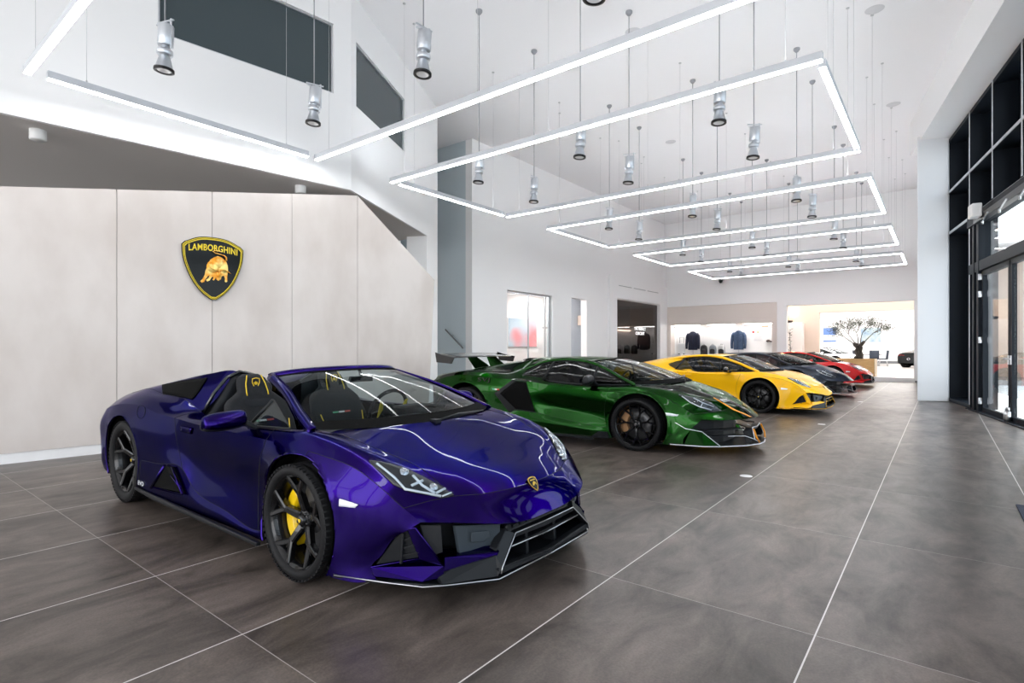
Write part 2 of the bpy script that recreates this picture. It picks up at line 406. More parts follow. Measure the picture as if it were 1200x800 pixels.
struct(MB().prism([FP(2.62, 3.08, -.05), FP(6.0, 3.08, -.05), FP(6.0, 3.08, -.06), FP(2.62, 3.08, -.06)], (0, 0, .8)).prism([FP(6.1, .05, -.05), FP(8.0, .05, -.05), FP(8.0, .05, -.06), FP(6.1, .05, -.06)], (0, 0, 3.9)).build('window_4', clear_glass))
# door operator above the leaves and its white sensor box
op = MB().bar(FP(2.75, 3.86, .10), FP(6.2, 3.86, .10), .12, .12); opo = op.build('door_operator', mat('operator_black', (.03, .03, .035), .3, .4), bevel=.008)
tag(opo, 'long black door operator rail above the glass entrance doors', 'door closer')
for a in (3.2, 4.2, 5.2):
    MB().bar(FP(a, 3.77, .12), FP(a + .75, 3.80, .22), .02, .02).tube([FP(a, 3.72, .12), FP(a, 3.80, .12)], .02, 8).build('arm', steel, opo)
se = MB().prism([FP(3.12, 3.84, .17), FP(3.42, 3.84, .17), FP(3.42, 3.84, .33), FP(3.12, 3.84, .33)], (0, 0, .26)).build('motion_sensor', mat('sensor_white', (.85, .85, .85), .4), bevel=.02)
tag(se, 'small white motion sensor box on the dark beam above the entrance', 'sensor')
tag(MB().box(.49, 1.5, 5.6, 6.21, 0.0005, .012).build('door_mat', noise_tint(mat('mat_fibre', (.03, .035, .05), .95), 300, (.012, .016, .03), (.05, .06, .09)), bevel=.004), 'dark blue door mat corner at the right edge of the tiled floor', 'mat')
# short open glass-door edge at far right (white painted reveal)
struct(MB().prism([Vector((.835, 9.50, 0)), Vector((.835, 9.40, 0)), Vector((1.66, 9.24, 0)), Vector((1.63, 9.40, 0))], (0, 0, 3.13)).build('trim_2', mat('reveal_white', (.85, .80, .79), .5)))

# ---- walls behind the camera, with the windows that let the daylight in
def rear_walls():
    mb = MB(); y0, y1 = -9.2, -9
    mb.box(-14, 5.4, y0, y1, 0, .3).box(-14, 5.4, y0, y1, 6.4, ZC)
    x = -14
    while x < 5.2: mb.box(x, x + .22, y0, y1, .3, 6.4); x += 2.2
    mb.box(-14, 5.4, y0, y1, 3.0, 3.15)
    return mb
struct(rear_walls().build('wall_front', white))
struct(MB().box(-14.2, -14, -9.2, 26, 0, ZC).build('wall_far_left', white))
# ---------------------------------------------------------------- suspended linear lamps and pendant spotlights
led = mat('led_diffuser', (.9, .9, .9), .5, emit=(.97, .985, 1), estr=LED)
fill_glow = mat('ceiling_fill_glow', (.9, .9, .9), .5, emit=(.93, .965, 1), estr=UP)
lamp_body = mat('lamp_profile_grey', (.60, .62, .66), .45, .2)
cable = mat('lamp_cable', (.30, .31, .33), .5)
wire = mat('steel_wire', (.55, .56, .57), .4, .6)
spot_alu = mat('spotlight_silver', (.62, .65, .69), .3, .75)
spot_black = mat('spotlight_black_ring', (.01, .01, .012), .35)
spot_lens = mat('spotlight_lens', (.85, .87, .9), .05, .5, emit=(1, 1, 1), estr=.12)
ZB = 4.25; XL, XR = -7.70, -.95
def beam(a, b, label, group, up=True):
    """aluminium profile whose lower half is an opal diffuser, hung on thin wires"""
    a = Vector(a); b = Vector(b); L = (b - a).length; ang = atan2(b.y - a.y, b.x - a.x)
    t = thing('linear_pendant_lamp', label, 'lamp', a, ang, group)
    p = MB().box(0, L, -.034, .034, .000, .062).box(0, L, -.034, -.029, .062, .082).box(0, L, .029, .034, .062, .082).box(0, .005, -.029, .029, .062, .082).box(L - .005, L, -.029, .029, .062, .082).build('profile', lamp_body, t, bevel=.004)
    MB().box(.006, L - .006, -.031, .031, -.011, -.0005).build('diffuser', led, t)
    if up: MB().box(.02, L - .02, -.026, .026, 0.0625, .066).build('added_fill_strip', fill_glow, t)  # hidden strip added on top of the lamp to brighten the ceiling
    n = 3 if L > 5 else 2
    for i in range(n):
        x = .35 + (L - .7) * i / (n - 1)
        w = MB(); w.tube([(x, 0, .075), (x, 0, ZC - ZB)], .0022, 5)
        w.tube([(x, 0, .07), (x, 0, .11)], .007, 8)
        w.lathe([(0, ZC - ZB - .012), (.028, ZC - ZB - .012), (.028, ZC - ZB)], 12, 0, Matrix.Translation((x, 0, 0)))
        w.build('suspension_wire', wire, t)
ys = [1.42, 4.86, 6.35, 9.64, 11.25, 14.4, 16.1, 19.0, 20.9, 23.7]
bays = ['violet car', 'green car', 'yellow car', 'dark grey car', 'red car']
for k in range(5):
    y0, y1 = ys[2 * k], ys[2 * k + 1]
    beam((XL, y0, ZB), (XR, y0, ZB), 'long white cross lamp, near one of the lamp pair %s the %s' % ('over', bays[k]), 'hanging linear lamps', k > 0)
    beam((XL, y1, ZB), (XR, y1, ZB), 'long white cross lamp, far one of the lamp pair %s the %s' % ('over', bays[k]), 'hanging linear lamps', k > 0)
    beam((XL + .03, y0 + .16, ZB), (XL + .03, y1 - .16, ZB), 'short white lamp on the wall side, linking the lamp pair over the %s' % bays[k], 'hanging linear lamps', k > 0)
    if k: beam((XR - .03, y0 + .16, ZB), (XR - .03, y1 - .16, ZB), 'short white lamp on the window side, linking the lamp pair over the %s' % bays[k], 'hanging linear lamps')

def make_spot(loc, label, rz):
    zt = ZC - loc[2]
    t = thing('pendant_spotlight', label, 'spotlight', loc, rz, 'pendant spotlights')
    T = Matrix.Rotation(radians(4), 4, 'Y')
    MB().lathe([(0, .27), (.07, .27), (.075, .26), (.075, .06), (.07, .05), (0, .05)], 28, 0, T).build('housing', spot_alu, t)
    MB().lathe([(.035, .05), (.035, .01), (.072, .01), (.076, 0), (.076, -.035), (.07, -.045), (.04, -.045), (.04, -.06)], 28, 0, T).build('cooling_ring', spot_alu, t)
    MB().lathe([(.042, -.05), (.052, -.06), (.085, -.185), (.094, -.19), (.094, -.205)], 28, 0, T).build('reflector', spot_alu, t)
    MB().lathe([(.096, -.186), (.097, -.212), (.066, -.21), (.066, -.2)], 28, 0, T).build('front_ring', spot_black, t)
    MB().lathe([(.067, -.205), (.05, -.19), (.02, -.175), (0, -.17)], 24, 0, T).build('lens', spot_lens, t)
    b = MB(); b.bar((.082, 0, .02), (.082, 0, .33), .008, .02).bar((-.10, 0, .31), (.12, 0, .31), .018, .012)
    b.tube([(.03 * cos(a) - .05, .05 * sin(a), .28 + .02 * sin(a)) for a in [i * pi / 8 for i in range(17)]], .005, 6)
    b.build('bracket', spot_alu, t)
    MB().tube([(0, 0, .27), (0, 0, zt - .04)], .0075, 6).build('cable', cable, t)
    MB().lathe([(0, zt - .07), (.03, zt - .07), (.06, zt - .03), (.06, zt)], 20).build('canopy', cable, t)
    return t
rows = [2.3, 4.05, 7.3, 8.97, 12.15, 13.85, 17.05, 18.75, 21.95, 23.5]
rn = ['in the nearest row before the plywood wall', 'in the row over the violet car', 'in the row before the green car', 'in the row behind the green car', 'in the row before the yellow car', 'in the row behind the yellow car',
      'in the row before the dark grey car', 'in the row behind the dark grey car', 'in the row before the red car', 'in the row beside the back wall']
cn = ['leftmost', 'middle one', 'rightmost']
for i, y in enumerate(rows):
    for j, x in enumerate((-6.46, -4.38, -2.28)):
        if i == 0 and j > 0: continue
        make_spot((x, y, 4.45), 'silver pendant spotlight, %s %s' % (cn[j], rn[i]), radians(20 + 17 * ((i * 3 + j) % 5)))
grill = mat('speaker_grille', (.62, .62, .64), .7)
for (x, y), l in zip([(-.93, 11.6), (-.93, 16.4), (-4.6, 9.6), (-6.2, 15.4)], ['nearest the window side', 'on the window side further back', 'above the near lamps', 'near the left wall']):
    tag(MB().lathe([(0, ZC - .012), (.13, ZC - .012), (.15, ZC)], 28, 0, Matrix.Translation((x, y, 0))).build('ceiling_speaker', grill), 'round flush ceiling speaker ' + l, 'speaker', 'ceiling speakers')
disc = mat('floor_disc', (.85, .85, .86), .3, .2)
for i, (x, y) in enumerate([(-1.58, 5.92), (-1.62, 10.7), (-1.56, 15.74)]):
    tag(MB().lathe([(0, .004), (.055, .004), (.062, 0)], 24, 0, Matrix.Translation((x, y, 0))).build('floor_marker', disc), 'small round white floor marker in front of the %s car' % ['green', 'yellow', 'dark grey'][i], 'floor marker', 'floor markers')
rl = MB().tube([(-11.5, 11.5, 1.85), (-10.95, 11.5, 1.42), (-10.86, 11.5, 1.36), (-10.86, 11.56, 1.30)], .022, 10).tube([(-11.3, 11.5, 1.69), (-11.3, 11.64, 1.66)], .01)
tag(rl.build('handrail', mat('rail_grey', (.22, .22, .23), .35, .7)), 'grey stair handrail sloping down on the shaded wall left of the glass doors', 'handrail')
# recessed spots in the soffit
for i, (s_, d) in enumerate([(.35, .35), (3.6, .35)]):
    p = P0 + U1 * s_ - N1 * d
    tag(MB().lathe([(0, sof - .13), (.075, sof - .13), (.085, sof - .12), (.085, sof)], 20, 0, Matrix.Translation((p.x, p.y, 0))).build('soffit_downlight', mat('downlight_white%d' % i, (.8, .8, .8), .4)), ['white cylinder downlight under the soffit near the left edge', 'white cylinder downlight under the soffit beside the slanting plywood corner'][i], 'downlight')

# ---------------------------------------------------------------- daylight
w = bpy.data.worlds.new('sky'); bpy.context.scene.world = w; w.use_nodes = True
bg = w.node_tree.nodes['Background']
nt = w.node_tree; tc = nt.nodes.new('ShaderNodeTexCoord'); sp = nt.nodes.new('ShaderNodeSeparateXYZ'); rp = nt.nodes.new('ShaderNodeValToRGB')
nt.links.new(tc.outputs['Generated'], sp.inputs[0]); nt.links.new(sp.outputs[2], rp.inputs[0]); nt.links.new(rp.outputs[0], bg.inputs[0])
rp.color_ramp.elements[0].position = 0.; rp.color_ramp.elements[0].color = (1, .99, .975, 1)
rp.color_ramp.elements[1].position = .6; rp.color_ramp.elements[1].color = (.86, .92, 1, 1)
bg.inputs[1].default_value = SKY
def portal(c, sx, sz, rot):
    l = bpy.data.lights.new('window_portal', 'AREA'); l.shape = 'RECTANGLE'; l.size = sx; l.size_y = sz; l.cycles.is_portal = True
    o = bpy.data.objects.new('window_portal', l); C.objects.link(o); o.location = c; o.rotation_euler = rot
portal((-4.3, -9.3, 3.3), 19.4, 6.2, (radians(-90), 0, 0))
pc = FP(12, 3.2, -.7); portal(pc, 25, 6.4, (radians(90), 0, atan2(NF.y, NF.x) + radians(90)))
sc = bpy.context.scene
sc.view_settings.view_transform = 'Standard'; sc.view_settings.look = 'None'; sc.view_settings.gamma = 1; sc.view_settings.use_curve_mapping = False
sc.view_settings.exposure = EXPO
sc.cycles.max_bounces = 10; sc.cycles.diffuse_bounces = 5; sc.cycles.glossy_bounces = 6; sc.cycles.transparent_max_bounces = 16; sc.cycles.transmission_bounces = 6
sc.cycles.caustics_reflective = False; sc.cycles.caustics_refractive = False; sc.cycles.sample_clamp_indirect = 6
# ---------------------------------------------------------------- car building kit (car frame: x forward, y left, z up)
def crom(P, n, corners=()):
    """nonuniform Catmull-Rom through P, n steps per span, broken at corner indices"""
    P = [Vector(p) for p in P]; N = len(P); d = [max((P[i + 1] - P[i]).length, 1e-5) for i in range(N - 1)]
    out = []
    def tan(i, side):
        if i == 0 or (i in corners and side > 0): return (P[i + 1] - P[i]) / d[i]
        if i == N - 1 or (i in corners and side < 0): return (P[i] - P[i - 1]) / d[i - 1]
        return ((P[i] - P[i - 1]) / d[i - 1] * d[i] + (P[i + 1] - P[i]) / d[i] * d[i - 1]) / (d[i] + d[i - 1])
    for i in range(N - 1):
        a, b = tan(i, 1) * d[i], tan(i + 1, -1) * d[i]
        for k in range(n):
            t = k / n; t2 = t * t; t3 = t2 * t
            out.append(P[i] * (2 * t3 - 3 * t2 + 1) + a * (t3 - 2 * t2 + t) + P[i + 1] * (-2 * t3 + 3 * t2) + b * (t3 - t2))
    out.append(P[-1].copy()); return out

class Skin:
    """half body skin interpolated through a table of stations x lines"""
    NU, NV = 8, 5
    def __init__(s, table, line_corners, station_corners, arches):
        NU, NV = s.NU, s.NV
        nl = len(table[0]); ns = len(table)
        cols = [crom([st[j] for st in table], NU, station_corners.get(j, ())) for j in range(nl)]
        s.P = []
        for i in range((ns - 1) * NU + 1):
            row = [cols[j][i] for j in range(nl)]
            g = Vector((row[1].x, -row[1].y, row[1].z))                    # ghost across the centre line keeps the crown level
            f = crom([g] + row, NV, [c + 1 for c in line_corners])[NV:]
            s.P.append(f)
        s.ni, s.nj = len(s.P), len(s.P[0]); s.arches = arches; s.cut = {}
        s.creases = [c * NV for c in line_corners]
        inside = lambda p: next(((cx, cz, r) for cx, cz, r in arches if (p.x - cx) ** 2 + (p.z - cz) ** 2 < r * r), None)
        s.ins = [[bool(inside(p)) and j >= 4.6 * NV for j, p in enumerate(r)] for r in s.P]
        # straddling cells: pull inside corners on to the arch circle
        for i in range(s.ni - 1):
            for j in range(s.nj - 1):
                q = [(i, j), (i + 1, j), (i + 1, j + 1), (i, j + 1)]
                st = [s.ins[a][b] for a, b in q]
                if all(st): s.cut[(i, j)] = True
        moved = {}
        for i in range(s.ni - 1):
            for j in range(s.nj - 1):
                if (i, j) in s.cut: continue
                for a, b in ((i, j), (i + 1, j), (i + 1, j + 1), (i, j + 1)):
                    if s.ins[a][b] and (a, b) not in moved:
                        p = s.P[a][b]; cx, cz, r = inside(p); dx, dz = p.x - cx, p.z - cz; L = hypot(dx, dz) or 1e-6
                        moved[(a, b)] = Vector((cx + dx * r / L, p.y, cz + dz * r / L))
        s.rim = moved
        for (a, b), v in moved.items(): s.P[a][b] = v
    def mesh(s, region, pick):
        """faces whose region(station, line) equals pick"""
        mb = MB(); idx = {}; vs = []; fs = []
        for i in range(s.ni - 1):
            for j in range(s.nj - 1):
                if (i, j) in s.cut or region((i + .5) / s.NU, (j + .5) / s.NV) != pick: continue
                f = []
                for a, b in ((i, j), (i, j + 1), (i + 1, j + 1), (i + 1, j)):
                    if (a, b) not in idx: idx[(a, b)] = len(vs); vs.append(s.P[a][b])
                    f.append(idx[(a, b)])
                fs.append(tuple(f))
        mb.add(vs, fs, 0, True); mb.keys = {v: k for k, v in idx.items()}
        return mb
    def seams(s, region):
        """poly-edges where two regions meet"""
        E = []
        for i in range(s.ni - 1):
            for j in range(s.nj - 1):
                if (i, j) in s.cut: continue
                r = region((i + .5) / s.NU, (j + .5) / s.NV)
                if r is None: continue
                if i + 1 < s.ni - 1 and (i + 1, j) not in s.cut:
                    r2 = region((i + 1.5) / s.NU, (j + .5) / s.NV)
                    if r2 and r2 != r: E.append(((i + 1, j), (i + 1, j + 1)))
                if j + 1 < s.nj - 1 and (i, j + 1) not in s.cut:
                    r2 = region((i + .5) / s.NU, (j + 1.5) / s.NV)
                    if r2 and r2 != r: E.append(((i, j + 1), (i + 1, j + 1)))
        return E
    def bvh(s):
        vs = [p for r in s.P for p in r]; n = s.nj; fs = []
        for i in range(s.ni - 1):
            for j in range(s.nj - 1):
                if (i, j) not in s.cut: fs.append((i * n + j, i * n + j + 1, (i + 1) * n + j + 1, (i + 1) * n + j))
        return BVHTree.FromPolygons(vs, fs)

def panel(skin, region, pick, name, m, parent, side, sharp=True, thick=0):
    """side: +1, -1 or 0 (both halves joined)"""
    mb = skin.mesh(region, pick)
    if not mb.f: return None
    if side == 0: mb.mirror_y()
    if side == -1: mb.v = [(x, -y, z) for x, y, z in mb.v]; mb.f = [f[::-1] for f in mb.f]
    o = mb.build(name, m, parent, weld=True)
    me = o.data; bm = bmesh.new(); bm.from_mesh(me)
    for e in bm.edges:
        if len(e.link_faces) == 2 and e.calc_face_angle(0) > radians(24): e.smooth = False
    # outward normals: away from the car axis
    acc = sum(((f.normal.dot((f.calc_center_median() - Vector((f.calc_center_median().x, 0, .3))))) * f.calc_area() for f in bm.faces))
    if acc < 0: bmesh.ops.reverse_faces(bm, faces=bm.faces)
    bm.to_mesh(me); bm.free()
    if thick:
        md = o.modifiers.new('sheet', 'SOLIDIFY'); md.thickness = thick; md.offset = -1; md.use_rim = True
    return o

# ------- wheels
def make_wheel(parent, c, side, R, W, rr, M, style, cal_ang=(130, 228), spin=0.):
    """tyre mesh with rim, disc, caliper and cap below it; side +1 left, -1 right"""
    T = Matrix.Translation(c) @ Matrix.Rotation(radians(-90 * side), 4, 'X')      # local +z points outwards
    if side < 0: T = T @ Matrix.Rotation(0, 4, 'Z')
    h = W / 2
    prof = [(rr, -h * .8), (rr + .012, -h * .92), (R - .045, -h), (R - .02, -h * .97), (R - .006, -h * .86), (R, -h * .7)]
    for g in (-.42, 0, .42): prof += [(R, h * g - .009), (R - .008, h * g - .006), (R - .008, h * g + .006), (R, h * g + .009)]
    prof += [(R, h * .7), (R - .006, h * .86), (R - .02, h * .97), (R - .045, h), (rr + .012, h * .94), (rr + .004, h * .88), (rr, h * .8)]
    ty = MB().lathe(prof, 64, 0, T)
    for k in range(60):                                                          # shoulder sipes
        a = 2 * pi * k / 60
        for z0, z1 in ((h * .66, h * .97), (-h * .97, -h * .66)):
            p = Vector((cos(a) * (R - .0055), sin(a) * (R - .0055), (z0 + z1) / 2))
            ty.cbox(T @ p, (.010, .022, z1 - z0), 0, T.to_3x3() @ Matrix.Rotation(a, 3, 'Z'))
    tyre = ty.build('wheel', M['tyre'], parent)
    rim = MB().lathe([(rr + .006, h * .9), (rr + .008, h * .86), (rr - .006, h * .80), (rr - .02, h * .55), (rr - .03, 0), (rr - .03, -h * .8), (rr - .018, -h * .85)], 64, 0, T)
    n, fork = style['n'], radians(style['fork'])
    zh, zr = h * style.get('dish', .45), h * .80
    def sp(a0, r0, z0, a1, r1, z1, w0, w1, t=.03):
        p = Vector((cos(a0) * r0, sin(a0) * r0, z0)); q = Vector((cos(a1) * r1, sin(a1) * r1, z1)); d = (q - p).normalized()
        s_ = d.cross(Vector((0, 0, 1))).normalized(); u = s_.cross(d)
        vs = [p - s_ * w0 / 2, p + s_ * w0 / 2, q + s_ * w1 / 2, q - s_ * w1 / 2]
        top = [p - s_ * w0 * .28 + u * .008, p + s_ * w0 * .28 + u * .008, q + s_ * w1 * .28 + u * .008, q - s_ * w1 * .28 + u * .008]
        bot = [v - u * t for v in vs]
        rim.add([T @ v for v in top + vs + bot], [(0, 1, 2, 3), (0, 4, 5, 1), (1, 5, 6, 2), (2, 6, 7, 3), (3, 7, 4, 0), (4, 8, 9, 5), (5, 9, 10, 6), (6, 10, 11, 7), (7, 11, 8, 4), (11, 10, 9, 8), (0, 3, 7, 4), (2, 1, 5, 6)][:10])
    for k in range(n):
        a = 2 * pi * k / n + spin; rf = rr * style['rf']; sk = radians(style.get('skew', 0))
        zm = zh + (zr - zh) * .55
        if style.get('pair'):
            sp(a - .16, .055, zh, a - .02 + sk, rf, zm, .036, .036)
        sp(a, .05, zh, a + sk, rf, zm, style['w'], style['w'] * .8)
        for sg in (-1, 1):
            sp(a + sk, rf, zm, a + sk + sg * fork, rr - .002, zr, style['w'] * .7, style['w'] * .55)
            if style.get('hex'): sp(a + sk + sg * fork * .62, rr * .82, zm + (zr - zm) * .6, a + sk + sg * (2 * pi / n - fork * .62), rr * .82, zm + (zr - zm) * .6, .014, .014, .02) if sg > 0 else None
        if style.get('lip'):
            sp(a + sk, rf * 1.02, zm, a + sk, rr * .80, zm + .004, style['w'] * .5, style['w'] * .25)
    rim.lathe([(0, zh + .006), (.052, zh + .006), (.062, zh - .004), (.066, zh - .05), (0, zh - .05)], 28, 0, T)
    rim.build('rim', M['rim'], tyre)
    cap = MB().lathe([(0, zh + .03), (.02, zh + .03), (.03, zh + .024), (.036, zh + .006)], 24, 0, T)
    for k in range(5):
        a = 2 * pi * k / 5 + spin + .6; cap.lathe([(0, .012), (.010, .010), (.010, -.01)], 8, 0, T @ Matrix.Translation((cos(a) * .046, sin(a) * .046, zh + .006)))
    cap.build('hub_cap', M['rim'], tyre)
    MB().prism([T @ Vector((x * .013, y * .013, zh + .0305)) for x, y in ((-.8, .8), (.8, .8), (.85, .2), (.4, -.7), (0, -1), (-.4, -.7), (-.85, .2))], (T.to_3x3() @ Vector((0, 0, .002)))).build('cap_badge', M['badge'], tyre)
    rd = rr * .76
    dk = MB().lathe([(.09, -.02), (rd, -.02), (rd, -.05), (.09, -.05), (.085, .0), (.0, .0)], 48, 0, T)
    dk.build('brake_disc', M['disc'], tyre)
    a0, a1 = [radians(q) for q in cal_ang]; rows = []
    for k in range(13):
        a = a0 + (a1 - a0) * k / 12; e = .012 if k in (0, 12) else 0
        rr0, rr1 = rd * .62 + e, rd * 1.1 - e
        rows.append([T @ Vector((cos(a) * r, sin(a) * r, z)) for r, z in ((rr0, -.055), (rr0, .018), (rr0 + .012, .036), (rr1 - .02, .036), (rr1, .018), (rr1, -.055), (rr0, -.055))])
    cb = MB().grid(rows, 0, False); cb.add(rows[0][:-1], [tuple(range(6))]); cb.add(rows[-1][:-1], [tuple(range(6))])
    for k in (3, 9):
        a = a0 + (a1 - a0) * k / 12; cb.lathe([(0, .034), (.02, .034), (.024, .026)], 14, 0, T @ Matrix.Translation((cos(a) * rd * .86, sin(a) * rd * .86, 0)))
    cb.build('brake_caliper', M['caliper'], tyre, bevel=.004)
    return tyre

def arch_parts(skin, parent, m_lip, m_dark, side, cx, cz, r, y_in=.55, depth=.035):
    """painted return flange and dark liner of one wheel opening"""
    pts = sorted([((atan2(v.z - cz, v.x - cx) + pi / 2) % (2 * pi), v) for v in skin.rim.values() if hypot(v.x - cx, v.z - cz) < r + .02], key=lambda t: t[0])
    pts = [v for a, v in pts]
    if len(pts) < 3: return
    S = lambda v: Vector((v.x, v.y * side, v.z))
    inn = [Vector((v.x + (cx - v.x) * .02, v.y - depth, v.z + (cz - v.z) * .02)) for v in pts]
    MB().shell([[S(v) for v in pts], [S(v) for v in inn]], .004 * side).build('arch_lip', m_lip, parent)
    lin = MB(); back = [Vector((v.x, y_in, v.z)) for v in inn]
    lin.grid([[S(v + Vector((0, .03, 0))) for v in inn], [S(v) for v in back]], 0, True)
    lin.add([S(v) for v in back] + [S(Vector((cx, y_in, .12)))], [tuple(range(len(back) + 1))])
    lin.build('arch_liner', m_dark, parent)

def seam_tubes(skin, region, parent, m, sides=(1, -1), r=.0019, skip=lambda a, b: False):
    for s_ in sides:
        mb = MB()
        for a, b in skin.seams(region):
            p, q = skin.P[a[0]][a[1]], skin.P[b[0]][b[1]]
            if (p - q).length < 1e-5 or skip(p, q): continue
            mb.tube([Vector((p.x, p.y * s_, p.z)), Vector((q.x, q.y * s_, q.z))], r, 5, cap=False)
        mb.build('shut_line', m, parent)

def patch(bvh, quad, nu, nv, off, side=-1, t=.004):
    """quad: two polylines (lists of 3D points on the +y half) ruled together and laid on the skin"""
    def samp(L, u):
        L = [Vector(p) for p in L]; n = len(L) - 1; k = min(int(u * n), n - 1); f = u * n - k; return L[k].lerp(L[k + 1], f)
    rows = []
    for i in range(nu + 1):
        a, b = samp(quad[0], i / nu), samp(quad[1], i / nu); r = []
        for j in range(nv + 1):
            p = a.lerp(b, j / nv); c, n, _, _ = bvh.find_nearest(p)
            if n.dot(c - Vector((c.x - .3, 0, .3))) < 0: n = -n
            q = c + n * off; r.append(Vector((q.x, q.y * side, q.z)))
        rows.append(r)
    a = rows[1][0] - rows[0][0]; b = rows[0][1] - rows[0][0]
    # thickness direction along outward normal
    n = a.cross(b); mid = rows[nu // 2][nv // 2]
    sgn = 1 if n.dot(mid - Vector((mid.x - .3, 0, .3))) > 0 else -1
    return rows, sgn * t
def lay(bvh, pts, off, side=-1):
    out = []
    for p in pts:
        c, n, _, _ = bvh.find_nearest(Vector(p))
        if n.dot(c - Vector((c.x - .3, 0, .3))) < 0: n = -n
        q = c + n * off; out.append(Vector((q.x, q.y * side, q.z)))
    return out

tyre_m = mat('tyre_rubber', (.007, .007, .008), .65, spec=.3)
dark_plastic = mat('black_plastic', (.008, .009, .011), .42, spec=.3)
gloss_black = mat('gloss_black', (.006, .006, .007), .12, coat=.6)
car_liner = mat('wheel_arch_black', (.004, .004, .004), .9, spec=.1)
gap_m = mat('panel_gap', (.004, .004, .006), .7)
rim_black = mat('rim_gloss_black', (.005, .005, .006), .25, .3, coat=.6, spec=.3)
disc_m = mat('carbon_brake_disc', (.10, .10, .105), .38, .6)
cal_yellow = mat('caliper_yellow', (.85, .55, .005), .3, coat=.7)
cal_bronze = mat('caliper_bronze', (.45, .25, .12), .35, .4)
cal_black = mat('caliper_black', (.02, .02, .02), .3, coat=.6)
badge_gold = mat('badge_gold', (.75, .48, .08), .3, .9)
badge_black = mat('badge_black', (.006, .006, .006), .25)
alcantara = noise_tint(mat('black_alcantara', (.012, .013, .016), .85), 45, (.006, .0065, .008), (.010, .011, .014))
leather = mat('dark_leather', (.008, .009, .012), .5, spec=.25)
stitch_y = mat('yellow_stitching', (.75, .52, .02), .5)
chrome = mat('chrome', (.75, .76, .78), .1, 1)
hl_glass = thin_glass('headlight_lens', (.88, .92, .95), ior=1.5)
hl_inner = mat('headlight_silver', (.42, .44, .47), .25, .8)
hl_dark = mat('headlight_black', (.012, .013, .015), .3)
drl = mat('daylight_strip', (.62, .66, .70), .25)
screen_glass = thin_glass('windscreen_glass', (.42, .52, .53), 6., ior=1.25)
side_glass = thin_glass('side_window_glass', (.17, .19, .19), ior=1.45)
amber = mat('amber_marker', (.75, .25, .02), .3)
reflector_w = mat('side_marker_white', (.85, .87, .92), .25)
red_lamp = mat('tail_lamp_red', (.45, .01, .01), .2, coat=.5)
def paint(name, col, metal=.0, rough=.35, coat=.7, cior=1.38, edge=None):
    m = mat(name, col, rough, metal, coat=coat, coat_rough=.012, spec=.15)
    m.node_tree.nodes['Principled BSDF'].inputs['Coat IOR'].default_value = cior
    if edge: m.node_tree.nodes['Principled BSDF'].inputs['Specular Tint'].default_value = (*edge, 1)
    return m
